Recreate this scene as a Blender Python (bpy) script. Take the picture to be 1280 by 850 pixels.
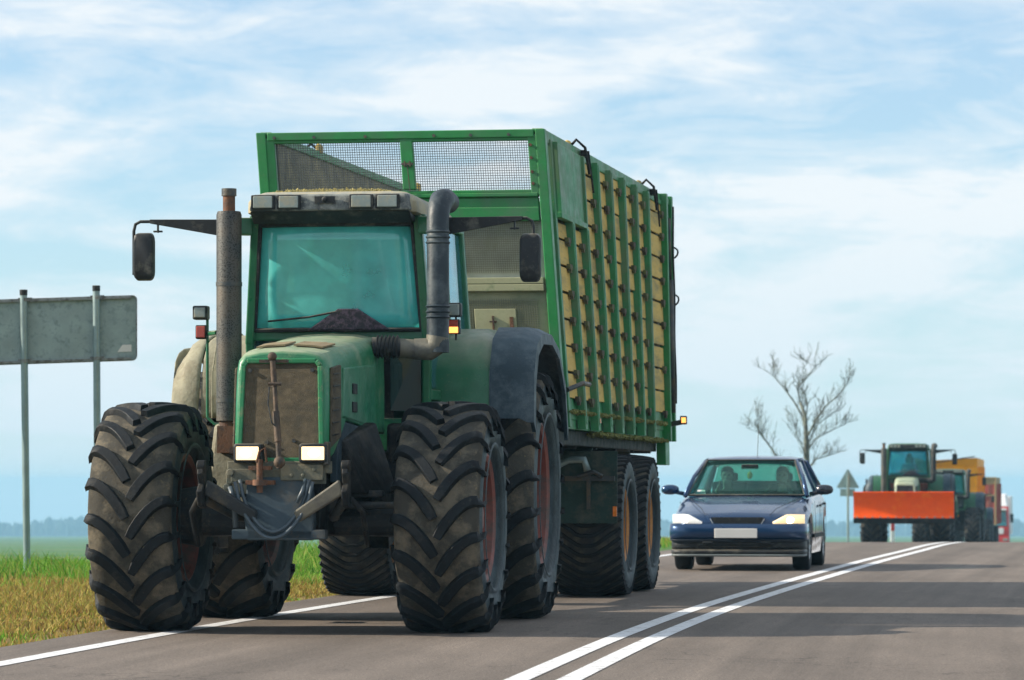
import bpy, bmesh, math, random
from mathutils import Vector, Matrix
R = math.radians
random.seed(7)
for o in list(bpy.data.objects): bpy.data.objects.remove(o)
SC = bpy.context.scene
COL = SC.collection

# ------------------------------------------------------------------ camera
cam_d = bpy.data.cameras.new('camera'); cam = bpy.data.objects.new('camera', cam_d); COL.objects.link(cam)
cam.location = (0, 0, 1.05); cam.rotation_euler = (R(90), 0, 0)
cam_d.sensor_width = 36; cam_d.lens = 4700/1280*36; cam_d.shift_y = 180/1280
cam_d.clip_start = 0.5; cam_d.clip_end = 20000
cam_d.dof.use_dof = True; cam_d.dof.focus_distance = 27.5; cam_d.dof.aperture_fstop = 5.6
SC.camera = cam

# ------------------------------------------------------------------ light
SUN_AZ = R(91)      # from the camera's back axis towards the left
SUN_EL = R(28)
sd = bpy.data.lights.new('sun', 'SUN'); sd.energy = 5.0; sd.angle = R(0.6); sd.color = (1.0, 0.88, 0.72)
sun = bpy.data.objects.new('sun', sd); COL.objects.link(sun)
tosun = Vector((-math.sin(SUN_AZ)*math.cos(SUN_EL), -math.cos(SUN_AZ)*math.cos(SUN_EL), math.sin(SUN_EL)))
sun.rotation_euler = tosun.to_track_quat('Z', 'Y').to_euler()
sun.location = (-20, 0, 20)

W = bpy.data.worlds.new('World'); SC.world = W; W.use_nodes = True
nt = W.node_tree; N = nt.nodes; L = nt.links
for n in list(N): N.remove(n)
out = N.new('ShaderNodeOutputWorld'); bg = N.new('ShaderNodeBackground'); bg.inputs['Strength'].default_value = 0.088
sky = N.new('ShaderNodeTexSky'); sky.sky_type = 'NISHITA'; sky.sun_disc = False
sky.sun_elevation = SUN_EL; sky.sun_rotation = math.atan2(tosun.x, tosun.y) % (2*math.pi)
sky.air_density = 1.0; sky.dust_density = 0.0; sky.ozone_density = 5.0
# thin streaky clouds laid over the sky in direction space
tc = N.new('ShaderNodeTexCoord')
def cloud_noise(scale, detail, loc, rot, rough=0.55, dist=0.4):
    mp = N.new('ShaderNodeMapping'); mp.inputs['Scale'].default_value = scale; mp.inputs['Location'].default_value = loc
    mp.inputs['Rotation'].default_value = rot
    L.new(tc.outputs['Generated'], mp.inputs['Vector'])
    t = N.new('ShaderNodeTexNoise'); t.inputs['Scale'].default_value = 1; t.inputs['Detail'].default_value = detail
    t.inputs['Roughness'].default_value = rough; t.inputs['Distortion'].default_value = dist
    L.new(mp.outputs[0], t.inputs['Vector']); return t
def math_n(op, a, b, clamp=False):
    m = N.new('ShaderNodeMath'); m.operation = op; m.use_clamp = clamp
    for i, v in enumerate((a, b)):
        if isinstance(v, (int, float)): m.inputs[i].default_value = v
        else: L.new(v, m.inputs[i])
    return m.outputs[0]
c1 = cloud_noise((8, 8, 34), 9, (3.1, 0.3, 7.7), (0, R(5), 0), 0.6, 0.7)
c2 = cloud_noise((24, 24, 95), 8, (0.4, 8.3, 2.2), (0, R(-4), 0), 0.65, 0.8)
cs = math_n('ADD', math_n('MULTIPLY', c1.outputs['Fac'], 0.68), math_n('MULTIPLY', c2.outputs['Fac'], 0.32))
rp = N.new('ShaderNodeValToRGB'); rp.color_ramp.elements[0].position = 0.40; rp.color_ramp.elements[0].color = (0.34, 0.34, 0.34, 1)
rp.color_ramp.elements[1].position = 0.56; rp.color_ramp.elements[1].color = (0.93, 0.93, 0.93, 1)
e_ = rp.color_ramp.elements.new(0.49); e_.color = (0.62, 0.62, 0.62, 1); L.new(cs, rp.inputs['Fac'])
mixc = N.new('ShaderNodeMixRGB'); L.new(rp.outputs['Color'], mixc.inputs['Fac'])
tint = N.new('ShaderNodeMixRGB'); tint.blend_type = 'MULTIPLY'; tint.inputs['Fac'].default_value = 1
tint.inputs[2].default_value = (0.72, 1.0, 1.10, 1)
L.new(sky.outputs[0], tint.inputs[1]); L.new(tint.outputs[0], mixc.inputs[1])
mixc.inputs[2].default_value = (6.6, 7.0, 7.25, 1)
sz = N.new('ShaderNodeSeparateXYZ'); L.new(tc.outputs['Generated'], sz.inputs[0])
hr_ = N.new('ShaderNodeMapRange'); hr_.inputs['From Min'].default_value = 0.075; hr_.inputs['From Max'].default_value = -0.01; hr_.inputs['To Max'].default_value = 0.85; L.new(sz.outputs['Z'], hr_.inputs['Value'])
hmx = N.new('ShaderNodeMixRGB'); hmx.inputs[2].default_value = (4.3, 5.75, 6.7, 1); L.new(hr_.outputs[0], hmx.inputs[0]); L.new(mixc.outputs[0], hmx.inputs[1])
L.new(hmx.outputs[0], bg.inputs['Color']); L.new(bg.outputs[0], out.inputs['Surface'])

SC.view_settings.view_transform = 'Standard'; SC.view_settings.look = 'None'
SC.view_settings.exposure = 0.66; SC.view_settings.gamma = 1; SC.view_settings.use_curve_mapping = False
SC.cycles.max_bounces = 8; SC.cycles.transparent_max_bounces = 24

# ------------------------------------------------------------------ materials
MATS = {}
def mat(name, col, rough=0.6, metal=0.0, dirt=None, dirt_amt=0.5, dirt_scale=3.0, var=0.15, var_scale=6.0,
        bump=0.0, bump_scale=60, coat=0.0, dust=None, dust_amt=0.0, spec=0.5, emit=None, emit_s=0, stretch=(1, 1, 1)):
    if name in MATS: return MATS[name]
    m = bpy.data.materials.new(name); m.use_nodes = True; t = m.node_tree; n = t.nodes; l = t.links
    b = n['Principled BSDF']; b.inputs['Roughness'].default_value = rough; b.inputs['Metallic'].default_value = metal
    b.inputs['Specular IOR Level'].default_value = spec
    if coat: b.inputs['Coat Weight'].default_value = coat; b.inputs['Coat Roughness'].default_value = 0.06
    tcn = n.new('ShaderNodeTexCoord'); mp = n.new('ShaderNodeMapping'); mp.inputs['Scale'].default_value = stretch
    l.new(tcn.outputs['Object'], mp.inputs['Vector'])
    def noise(s, d=6, r=0.6):
        q = n.new('ShaderNodeTexNoise'); q.inputs['Scale'].default_value = s; q.inputs['Detail'].default_value = d
        q.inputs['Roughness'].default_value = r; l.new(mp.outputs[0], q.inputs['Vector']); return q.outputs['Fac']
    def ramp(f, a, c, ca=0.0, cc=1.0):
        q = n.new('ShaderNodeMapRange'); q.inputs['From Min'].default_value = a; q.inputs['From Max'].default_value = c
        q.inputs['To Min'].default_value = ca; q.inputs['To Max'].default_value = cc
        l.new(f, q.inputs['Value']); return q.outputs['Result']
    v = ramp(noise(var_scale), 0.3, 0.7, 1-var, 1+var)
    base = n.new('ShaderNodeMixRGB'); base.blend_type = 'MULTIPLY'; base.inputs['Fac'].default_value = 1
    base.inputs[1].default_value = (*col, 1); l.new(v, base.inputs[2]); cur = base.outputs[0]
    if dirt:
        mx = n.new('ShaderNodeMixRGB'); mx.inputs[2].default_value = (*dirt, 1); l.new(cur, mx.inputs[1])
        f = ramp(noise(dirt_scale, 9, 0.68), 0.62-0.32*dirt_amt, 0.78-0.32*dirt_amt, 0, 0.92)
        l.new(f, mx.inputs['Fac']); cur = mx.outputs[0]
        ms = n.new('ShaderNodeMixRGB'); ms.inputs[2].default_value = (dirt[0]*1.25, dirt[1]*1.15, dirt[2]*.95, 1); l.new(cur, ms.inputs[1])
        pn = ramp(noise(38, 3, 0.7), 0.60, 0.66, 0, 0.55+0.3*dirt_amt); pm = ramp(noise(2.6, 4), 0.45, 0.62, 0.15, 1)
        mu = n.new('ShaderNodeMath'); mu.operation = 'MULTIPLY'; l.new(pn, mu.inputs[0]); l.new(pm, mu.inputs[1]); l.new(mu.outputs[0], ms.inputs['Fac']); cur = ms.outputs[0]
    if dust:
        g = n.new('ShaderNodeNewGeometry'); sx = n.new('ShaderNodeSeparateXYZ'); l.new(g.outputs['Normal'], sx.inputs[0])
        f = ramp(sx.outputs['Z'], 0.35, 0.95, 0, dust_amt)
        mm = n.new('ShaderNodeMath'); mm.operation = 'MULTIPLY'; l.new(f, mm.inputs[0]); l.new(ramp(noise(9), 0.3, 0.6, 0.5, 1), mm.inputs[1])
        mx = n.new('ShaderNodeMixRGB'); mx.inputs[2].default_value = (*dust, 1); l.new(cur, mx.inputs[1]); l.new(mm.outputs[0], mx.inputs['Fac']); cur = mx.outputs[0]
    l.new(cur, b.inputs['Base Color'])
    l.new(ramp(noise(var_scale*1.7), 0.3, 0.7, max(0.02, rough-0.12), min(1, rough+0.12)), b.inputs['Roughness'])
    if bump:
        bp = n.new('ShaderNodeBump'); bp.inputs['Strength'].default_value = bump; bp.inputs['Distance'].default_value = 0.01
        l.new(noise(bump_scale, 4), bp.inputs['Height']); l.new(bp.outputs[0], b.inputs['Normal'])
    if emit:
        b.inputs['Emission Color'].default_value = (*emit, 1); b.inputs['Emission Strength'].default_value = emit_s
    MATS[name] = m; return m

def glass(name, tintc, film, film_amt, refl=0.25, rough=0.02):
    if name in MATS: return MATS[name]
    m = bpy.data.materials.new(name); m.use_nodes = True; t = m.node_tree; n = t.nodes; l = t.links
    for q in list(n): n.remove(q)
    o = n.new('ShaderNodeOutputMaterial'); tr = n.new('ShaderNodeBsdfTransparent'); tr.inputs[0].default_value = (*tintc, 1)
    gl = n.new('ShaderNodeBsdfGlossy'); gl.inputs['Roughness'].default_value = rough; gl.inputs['Color'].default_value = (0.95, 1, 1, 1)
    df = n.new('ShaderNodeBsdfDiffuse'); df.inputs[0].default_value = (*film, 1)
    tcn = n.new('ShaderNodeTexCoord'); q = n.new('ShaderNodeTexNoise'); q.inputs['Scale'].default_value = 3.5; q.inputs['Detail'].default_value = 6
    l.new(tcn.outputs['Object'], q.inputs['Vector'])
    mr = n.new('ShaderNodeMapRange'); mr.inputs['From Min'].default_value = .3; mr.inputs['From Max'].default_value = .7
    mr.inputs['To Min'].default_value = film_amt*0.7; mr.inputs['To Max'].default_value = min(1, film_amt*1.3); l.new(q.outputs['Fac'], mr.inputs['Value'])
    m1 = n.new('ShaderNodeMixShader'); l.new(mr.outputs[0], m1.inputs[0]); l.new(tr.outputs[0], m1.inputs[1]); l.new(df.outputs[0], m1.inputs[2])
    fr = n.new('ShaderNodeLayerWeight'); fr.inputs['Blend'].default_value = 0.5
    pw = n.new('ShaderNodeMath'); pw.operation = 'POWER'; pw.inputs[1].default_value = 4.0; l.new(fr.outputs['Facing'], pw.inputs[0])
    ad = n.new('ShaderNodeMath'); ad.operation = 'MULTIPLY_ADD'; ad.use_clamp = True; ad.inputs[1].default_value = 0.5; ad.inputs[2].default_value = refl*0.5; l.new(pw.outputs[0], ad.inputs[0])
    m2 = n.new('ShaderNodeMixShader'); l.new(ad.outputs[0], m2.inputs[0]); l.new(m1.outputs[0], m2.inputs[1]); l.new(gl.outputs[0], m2.inputs[2])
    l.new(m2.outputs[0], o.inputs['Surface']); MATS[name] = m; return m

MUD = (0.27, 0.225, 0.15); MUDD = (0.13, 0.105, 0.07); DUST = (0.42, 0.38, 0.29)
M_green  = mat('tractor_green', (0.016, 0.135, 0.062), 0.38, dirt=(0.09, 0.15, 0.08), dirt_amt=0.18, dirt_scale=3.2, bump=0.1, dust=DUST, dust_amt=0.6, coat=0.15, spec=0.4)
M_greenm = mat('muddy_green', (0.06, 0.15, 0.08), 0.6, dirt=(0.33, 0.30, 0.20), dirt_amt=0.85, dirt_scale=3, bump=0.25, bump_scale=40, dust=DUST, dust_amt=0.8)
M_roof   = mat('dusty_roof', (0.22, 0.245, 0.235), 0.75, dirt=(0.38, 0.34, 0.22), dirt_amt=0.7, dirt_scale=5, bump=0.3)
M_fascia = mat('weathered_grey_plastic', (0.035, 0.045, 0.05), 0.65, dirt=(0.25, 0.27, 0.25), dirt_amt=0.6, dirt_scale=6, bump=0.15)
M_black  = mat('black_plastic', (0.014, 0.017, 0.02), 0.5, dirt=(0.09, 0.09, 0.075), dirt_amt=0.3, dirt_scale=7, dust=DUST, dust_amt=0.3, spec=0.3)
M_bluepl = mat('weathered_dark_plastic', (0.020, 0.042, 0.060), 0.55, dirt=(0.07, 0.10, 0.12), dirt_amt=0.5, dirt_scale=5, bump=0.2, dust=(0.12, 0.18, 0.22), dust_amt=0.4, spec=0.35)
M_pipe   = mat('dark_pipe_plastic', (0.022, 0.034, 0.045), 0.45, dirt=(0.07, 0.09, 0.10), dirt_amt=0.5, dirt_scale=6, bump=.15, spec=0.3)
M_galv = mat('galvanised_pole', (0.22, 0.30, 0.31), .45, .5, dirt=(0.16, .2, .2), dirt_amt=.3)
M_steel  = mat('grimy_steel', (0.07, 0.08, 0.085), 0.5, 0.5, dirt=MUDD, dirt_amt=0.5, dirt_scale=6, bump=0.3, spec=0.3)
M_under  = mat('oily_dark', (0.012, 0.014, 0.016), 0.6, dirt=(0.05, 0.045, 0.035), dirt_amt=0.4, dirt_scale=6, bump=0.2, spec=0.15)
M_plate  = mat('slate_blue_steel', (0.055, 0.085, 0.11), 0.5, 0.2, dirt=(0.12, 0.11, 0.09), dirt_amt=0.3, bump=0.15, spec=0.3)
M_beigev = mat('dried_mud_vent', (0.24, 0.19, 0.11), 0.9, dirt=(0.16, 0.12, 0.07), dirt_amt=0.5, dirt_scale=6, bump=0.5, bump_scale=120)
M_beige  = mat('mud_caked_panel', (0.26, 0.25, 0.18), 0.8, dirt=(0.15, 0.13, 0.085), dirt_amt=0.4, dirt_scale=5, bump=0.4, bump_scale=40)
M_grille = mat('mud_caked_grille', (0.115, 0.092, 0.055), 0.9, dirt=(0.06, 0.052, 0.034), dirt_amt=0.6, dirt_scale=5, bump=0.9, bump_scale=160, var=.3, var_scale=14, stretch=(1, 1, 1.4))
M_rust   = mat('rusty_iron', (0.16, 0.075, 0.04), 0.8, 0.2, dirt=(0.07, 0.05, 0.04), dirt_amt=0.5, dirt_scale=9, bump=0.4)
M_link   = mat('worn_link', (0.11, 0.075, 0.05), 0.7, 0.3, dirt=(0.05, 0.045, 0.04), dirt_amt=0.6, dirt_scale=9, bump=0.4)
M_rubber = mat('rubber', (0.007, 0.010, 0.013), 0.62, dirt=(0.045, 0.045, 0.04), dirt_amt=0.15, dirt_scale=4, bump=0.25, bump_scale=50, spec=0.22)
M_tread  = mat('dusty_tread', (0.060, 0.057, 0.048), 0.9, dirt=(0.155, 0.135, 0.10), dirt_amt=0.5, dirt_scale=5, bump=0.5, bump_scale=45, spec=0.15)
M_tread2 = mat('dark_tread', (0.03, 0.032, 0.034), 0.8, dirt=(0.09, 0.08, 0.06), dirt_amt=0.45, dirt_scale=5, bump=0.4, bump_scale=45, spec=0.15)
M_side   = mat('sidewall_rubber', (0.016, 0.028, 0.036), 0.55, dirt=(0.05, 0.075, 0.085), dirt_amt=0.5, dirt_scale=5, bump=0.35, bump_scale=30, spec=0.22)
M_rim    = mat('rusty_red_rim', (0.20, 0.055, 0.04), 0.6, dirt=(0.08, 0.06, 0.05), dirt_amt=0.5, dirt_scale=5, bump=0.2)
M_rimy   = mat('ochre_rim', (0.42, 0.17, 0.03), 0.6, dirt=(0.15, 0.09, 0.05), dirt_amt=0.4, dirt_scale=5)
M_tgreen = mat('trailer_green', (0.010, 0.20, 0.045), 0.42, dirt=(0.05, 0.16, 0.07), dirt_amt=0.45, dirt_scale=1.6, bump=0.08, dust=(0.22, 0.3, 0.15), dust_amt=0.4)
M_tgreen2= mat('faded_trailer_green', (0.035, 0.22, 0.085), 0.5, dirt=(0.10, 0.19, 0.10), dirt_amt=0.55, dirt_scale=2.2, bump=0.1, dust=(0.35, 0.33, 0.15), dust_amt=0.8, spec=0.35)
M_board  = mat('straw_board', (0.62, 0.44, 0.14), 0.8, dirt=(0.30, 0.25, 0.12), dirt_amt=0.5, dirt_scale=3, bump=0.2, bump_scale=30, stretch=(1, .4, 3), spec=0.15)
M_chaff  = mat('chaff', (0.36, 0.31, 0.12), 0.9, var=0.5, var_scale=120)
M_chaffg = mat('green_chaff', (0.16, 0.17, 0.05), 0.9, var=0.5, var_scale=90)
M_wirep  = mat('caked_wire', (0.20, 0.21, 0.15), 0.8)
M_wire   = mat('dull_wire', (0.12, 0.13, 0.125), 0.6, 0.4)
M_tfront = mat('muddy_front_sheet', (0.22, 0.25, 0.15), 0.85, dirt=(0.33, 0.33, 0.20), dirt_amt=0.6, dirt_scale=2.2, bump=0.3, bump_scale=60)
M_tsheet = mat('pale_mesh_backing', (0.42, 0.44, 0.37), 0.85, dirt=(0.25, 0.28, 0.17), dirt_amt=0.4, dirt_scale=2.5)  # light coming through the mesh is painted into this pale tone
M_tbeige = mat('pale_front_bar', (0.33, 0.34, 0.2), 0.7, dirt=(0.15, 0.2, 0.1), dirt_amt=0.35, dirt_scale=6)
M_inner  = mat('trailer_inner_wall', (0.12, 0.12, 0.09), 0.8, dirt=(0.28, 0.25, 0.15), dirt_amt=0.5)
M_lamp   = mat('lit_headlamp', (0.45, 0.33, 0.15), 0.3, emit=(1.0, 0.74, 0.40), emit_s=1.25, var=.3, var_scale=30)
M_lampw  = mat('lit_car_headlamp', (0.9, 0.88, 0.8), 0.2, emit=(1.0, 0.90, 0.76), emit_s=1.5, var=0)
M_lensw = mat('warm_lit_lamp_lens', (0.5, 0.45, 0.35), 0.12, coat=1.0, emit=(1.0, 0.72, 0.36), emit_s=.7, var=.1)
M_bulb = mat('headlamp_bulb', (1, .9, .7), .3, emit=(1.0, 0.78, 0.42), emit_s=9, var=0)
M_lens = mat('clear_lamp_lens', (0.55, 0.60, 0.60), 0.12, coat=1.0, emit=(1.0, 0.93, 0.82), emit_s=.35, var=.1)
M_lampg  = mat('dull_lamp_glass', (0.22, 0.27, 0.26), 0.3, dirt=(0.3, 0.29, 0.22), dirt_amt=0.5, dirt_scale=10, coat=0.3)
M_red    = mat('red_lens', (0.38, 0.05, 0.03), 0.3, coat=0.3)
M_amber  = mat('lit_amber_lens', (0.8, 0.3, 0.08), 0.3, emit=(1.0, 0.35, 0.08), emit_s=1.6, var=0)
G_cab    = glass('teal_cab_glass', (0.45, 0.92, 0.90), (0.16, 0.78, 0.76), 0.45, 0.14, 0.10)
G_side   = glass('side_glass', (0.55, 0.85, 0.95), (0.1, 0.4, 0.5), 0.15, 0.35)
G_sunblock  = glass('sun_blocking_glass', (0.35, 0.6, 0.6), (0.25, 0.34, 0.32), 0.80, 0.10, .2)  # near-opaque film, added to keep sunlight out of the cab
G_dark   = glass('dark_glass', (0.2, 0.35, 0.35), (0.03, 0.09, 0.1), 0.5, 0.10)
G_car    = glass('car_glass', (0.58, 0.85, 0.76), (0.04, 0.16, 0.14), 0.09, 0.05)

# ------------------------------------------------------------------ mesh helpers
def tag(o, label=None, cat=None, group=None, kind=None):
    if label: o['label'] = label
    if cat: o['category'] = cat
    if group: o['group'] = group
    if kind: o['kind'] = kind
    return o
def empty(name, loc=(0, 0, 0), rz=0.0, scale=1.0):
    o = bpy.data.objects.new(name, None); COL.objects.link(o); o.location = loc; o.rotation_euler = (0, 0, rz)
    o.scale = (scale,)*3; o.empty_display_size = 0.3; return o
class MB:
    def __init__(s): s.v = []; s.f = []
    def add(s, vs, fs):
        b = len(s.v); s.v += [tuple(p) for p in vs]; s.f += [tuple(i+b for i in q) for q in fs]; return s
    def box(s, c, d, rot=None):
        hx, hy, hz = d[0]/2, d[1]/2, d[2]/2
        vs = [Vector((x, y, z)) for x in (-hx, hx) for y in (-hy, hy) for z in (-hz, hz)]
        if rot is not None:
            M = rot if isinstance(rot, Matrix) else Matrix.Rotation(rot[2], 3, 'Z') @ Matrix.Rotation(rot[1], 3, 'Y') @ Matrix.Rotation(rot[0], 3, 'X')
            vs = [M @ v for v in vs]
        c = Vector(c)
        return s.add([c+v for v in vs], [(0, 1, 3, 2), (4, 6, 7, 5), (0, 4, 5, 1), (2, 3, 7, 6), (0, 2, 6, 4), (1, 5, 7, 3)])
    def hexa(s, p):   # 8 points: bottom loop 4, top loop 4
        return s.add(p, [(3, 2, 1, 0), (4, 5, 6, 7), (0, 1, 5, 4), (1, 2, 6, 5), (2, 3, 7, 6), (3, 0, 4, 7)])
    def beam(s, a, b, w, h, up=(0, 0, 1)):
        a = Vector(a); b = Vector(b); d = (b-a).normalized(); u = Vector(up)
        if abs(d.dot(u)) > 0.98: u = Vector((0, 1, 0))
        r = d.cross(u).normalized(); u = r.cross(d)
        o = [(-1, -1), (1, -1), (1, 1), (-1, 1)]
        return s.hexa([a+r*x*w/2+u*y*h/2 for x, y in o]+[b+r*x*w/2+u*y*h/2 for x, y in o])
    def tube(s, pts, r, seg=10, cap=True):
        pts = [Vector(p) for p in pts]; n = len(pts); rs = r if isinstance(r, (list, tuple)) else [r]*n
        prev = None; rings = []
        for i, p in enumerate(pts):
            d = (pts[min(i+1, n-1)]-pts[max(i-1, 0)]).normalized()
            if prev is None:
                u = d.orthogonal().normalized()
            else:
                u = (prev - d*prev.dot(d)).normalized()
            prev = u; w = d.cross(u)
            rings.append([p+(u*math.cos(2*math.pi*k/seg)+w*math.sin(2*math.pi*k/seg))*rs[i] for k in range(seg)])
        return s.loft(rings, True, cap)
    def loft(s, rings, closed=True, cap=True):
        k = len(rings[0]); b = len(s.v); s.v += [tuple(p) for r in rings for p in r]
        for i in range(len(rings)-1):
            for j in range(k if closed else k-1):
                j2 = (j+1) % k
                s.f.append((b+i*k+j, b+i*k+j2, b+(i+1)*k+j2, b+(i+1)*k+j))
        if cap and closed:
            s.f.append(tuple(b+j for j in reversed(range(k)))); s.f.append(tuple(b+(len(rings)-1)*k+j for j in range(k)))
        return s
    def lathe(s, prof, c, axis='x', seg=48, closed=False):   # prof: (h, r)
        c = Vector(c); rings = []
        for h, r in prof:
            ring = []
            for k in range(seg):
                a = 2*math.pi*k/seg; q, w = r*math.cos(a), r*math.sin(a)
                ring.append(c+Vector({'x': (h, q, w), 'y': (q, h, w), 'z': (q, w, h)}[axis]))
            rings.append(ring)
        if closed: rings.append(rings[0])
        return s.loft(rings, True, False)
    def prism(s, poly, axis, a, b):  # poly in the two other axes
        def pt(u, v, t): return {'x': (t, u, v), 'y': (u, t, v), 'z': (u, v, t)}[axis]
        n = len(poly)
        return s.add([pt(u, v, a) for u, v in poly]+[pt(u, v, b) for u, v in poly],
                     [tuple(reversed(range(n))), tuple(range(n, 2*n))]+[(i, (i+1) % n, n+(i+1) % n, n+i) for i in range(n)])
    def ball(s, c, r, seg=12, sc=(1, 1, 1)):
        rings = []; c = Vector(c); m = seg//2+1
        for i in range(m):
            t = math.pi*(i+0.02)/(m-1+0.04)
            rings.append([c+Vector((math.sin(t)*math.cos(2*math.pi*k/seg)*r*sc[0], math.sin(t)*math.sin(2*math.pi*k/seg)*r*sc[1], math.cos(t)*r*sc[2])) for k in range(seg)])
        return s.loft(rings, True, True)
    def sheet(s, grid, th):   # grid[i][j] points, thickness along the local normal
        n, m = len(grid), len(grid[0]); G = [[Vector(p) for p in r] for r in grid]
        nr = [[None]*m for _ in range(n)]
        for i in range(n):
            for j in range(m):
                a = G[min(i+1, n-1)][j]-G[max(i-1, 0)][j]; b = G[i][min(j+1, m-1)]-G[i][max(j-1, 0)]
                q = a.cross(b); nr[i][j] = q.normalized() if q.length > 1e-9 else Vector((0, 0, 1))
        o = len(s.v)
        s.v += [tuple(G[i][j]) for i in range(n) for j in range(m)]+[tuple(G[i][j]-nr[i][j]*th) for i in range(n) for j in range(m)]
        K = n*m
        for i in range(n-1):
            for j in range(m-1):
                a, b, c, d = i*m+j, i*m+j+1, (i+1)*m+j+1, (i+1)*m+j
                s.f.append((o+d, o+c, o+b, o+a)); s.f.append((o+K+a, o+K+b, o+K+c, o+K+d))
        bd = [(0, j) for j in range(m)]+[(i, m-1) for i in range(1, n)]+[(n-1, j) for j in range(m-2, -1, -1)]+[(i, 0) for i in range(n-2, 0, -1)]
        for q in range(len(bd)):
            a = bd[q][0]*m+bd[q][1]; e = bd[(q+1) % len(bd)]; b = e[0]*m+e[1]
            s.f.append((o+a, o+b, o+K+b, o+K+a))
        return s
    def build(s, name, m, parent=None, smooth=False, bevel=0.0, sub=0, auto=False, loc=None):
        me = bpy.data.meshes.new(name); me.from_pydata(s.v, [], s.f); me.validate()
        bm = bmesh.new(); bm.from_mesh(me); bmesh.ops.recalc_face_normals(bm, faces=bm.faces); bm.to_mesh(me); bm.free()
        me.materials.append(m)
        if smooth or auto: me.shade_smooth()
        if auto:
            try: me.set_sharp_from_angle(angle=R(38))
            except Exception: pass
        o = bpy.data.objects.new(name, me); COL.objects.link(o)
        if parent: o.parent = parent
        if loc: o.location = loc
        if bevel:
            b = o.modifiers.new('bevel', 'BEVEL'); b.width = bevel; b.segments = 2; b.limit_method = 'ANGLE'; b.angle_limit = R(40)
            b.harden_normals = False
        if sub:
            q = o.modifiers.new('subdivision', 'SUBSURF'); q.levels = sub; q.render_levels = sub
        return o
def copy_tree(o, parent=None):
    c = o.copy(); COL.objects.link(c); c.parent = parent
    for ch in [q for q in bpy.data.objects if q.parent == o]: copy_tree(ch, c)
    return c
def rect_frame(mb, x0, x1, z0, z1, y, w, d):
    mb.box(((x0+x1)/2, y, z1-w/2), (x1-x0, d, w)); mb.box(((x0+x1)/2, y, z0+w/2), (x1-x0, d, w))
    mb.box((x0+w/2, y, (z0+z1)/2), (w, d, z1-z0-2*w)); mb.box((x1-w/2, y, (z0+z1)/2), (w, d, z1-z0-2*w)); return mb

# ------------------------------------------------------------------ terrain and road
def interp(K, y):
    # monotone-ish cubic (Catmull-Rom on uneven knots)
    if y <= K[0][0]:
        s = (K[1][1]-K[0][1])/(K[1][0]-K[0][0]); return K[0][1]+(y-K[0][0])*s
    if y >= K[-1][0]:
        s = (K[-1][1]-K[-2][1])/(K[-1][0]-K[-2][0]); return K[-1][1]+(y-K[-1][0])*s
    for i in range(len(K)-1):
        if K[i][0] <= y <= K[i+1][0]: break
    def sl(j):
        if j <= 0: return (K[1][1]-K[0][1])/(K[1][0]-K[0][0])
        if j >= len(K)-1: return (K[-1][1]-K[-2][1])/(K[-1][0]-K[-2][0])
        return (K[j+1][1]-K[j-1][1])/(K[j+1][0]-K[j-1][0])
    h = K[i+1][0]-K[i][0]; t = (y-K[i][0])/h
    return ((2*t**3-3*t*t+1)*K[i][1]+(t**3-2*t*t+t)*h*sl(i)+(-2*t**3+3*t*t)*K[i+1][1]+(t**3-t*t)*h*sl(i+1))
ROADX = [(-60, -9.6), (0, -2.2), (20.14, 0.17), (27.2, 1.05), (34.6, 2.14), (50.6, 4.8), (61.7, 6.75), (74, 8.75), (90, 10.7), (115, 13.9), (142, 18.3), (200, 28), (260, 38), (420, 62), (1000, 160), (4600, 800)]
def rx(y): return interp(ROADX, y)
def zroad(y):
    if y < 62: return 0.0
    if y < 76: return -0.018/28*(y-62)**2
    if y < 300: return -0.126-0.018*(y-76)
    return min(-0.126-0.018*224, -1e9) if False else -4.158-0.01335*(y-300)
FIELD = [(-80, 0.2), (0, 0.05), (38, 0.0), (46, -0.06), (60, -0.40), (100, -1.28), (200, -2.95), (400, -6.1), (1000, -14.4), (2000, -27.6), (3500, -47.4), (4600, -60)]
def zfield(y): return interp(FIELD, y)
def smooth(a, b, t):
    t = max(0, min(1, (t-a)/(b-a))); return t*t*(3-2*t)
def ground(d, y):     # d: lateral distance from the road's centre line
    a = abs(d)
    if a < 4.05: return zroad(y)-0.03
    k = smooth(6.0, 13.0, a) if d < 0 else smooth(6.5, 16, a)
    z = zroad(y)*(1-k)+zfield(y)*k
    e = smooth(4.05, 4.5, a)
    return z-0.03*(1-e) + (0.0 if a > 4.4 else 0.0)
YS = []
y = -60.0
while y < 4600:
    YS.append(y); y += 1.5 if y < 20 else (0.75 if y < 90 else (2.5 if y < 220 else (12 if y < 600 else 60)))
OFF = [-2400, -1500, -900, -500, -300, -180, -110, -70, -45, -30, -22, -17, -13, -11, -9.5, -8, -7, -6, -5.2, -4.5, -4.2, -4.05, -3.6, 3.6, 4.05, 4.2, 4.5, 5.2, 6.5, 8, 10, 13, 16, 22, 30, 45, 70, 110, 180, 300, 500, 900, 1500, 2400]
def sheet_along(name, offs, zfun, m, y0=-60, y1=4600):
    mb = MB(); ys = [q for q in YS if y0 <= q <= y1]
    for yy in ys:
        for d in offs: mb.v.append((rx(yy)+d, yy, zfun(d, yy)))
    k = len(offs)
    for i in range(len(ys)-1):
        for j in range(k-1): mb.f.append((i*k+j, i*k+j+1, (i+1)*k+j+1, (i+1)*k+j))
    o = mb.build(name, m, smooth=True)
    uv = o.data.uv_layers.new(name='along'); 
    for lp in o.data.loops:
        yy = ys[lp.vertex_index//k]; uv.data[lp.index].uv = (offs[lp.vertex_index % k], yy)
    return o

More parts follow.
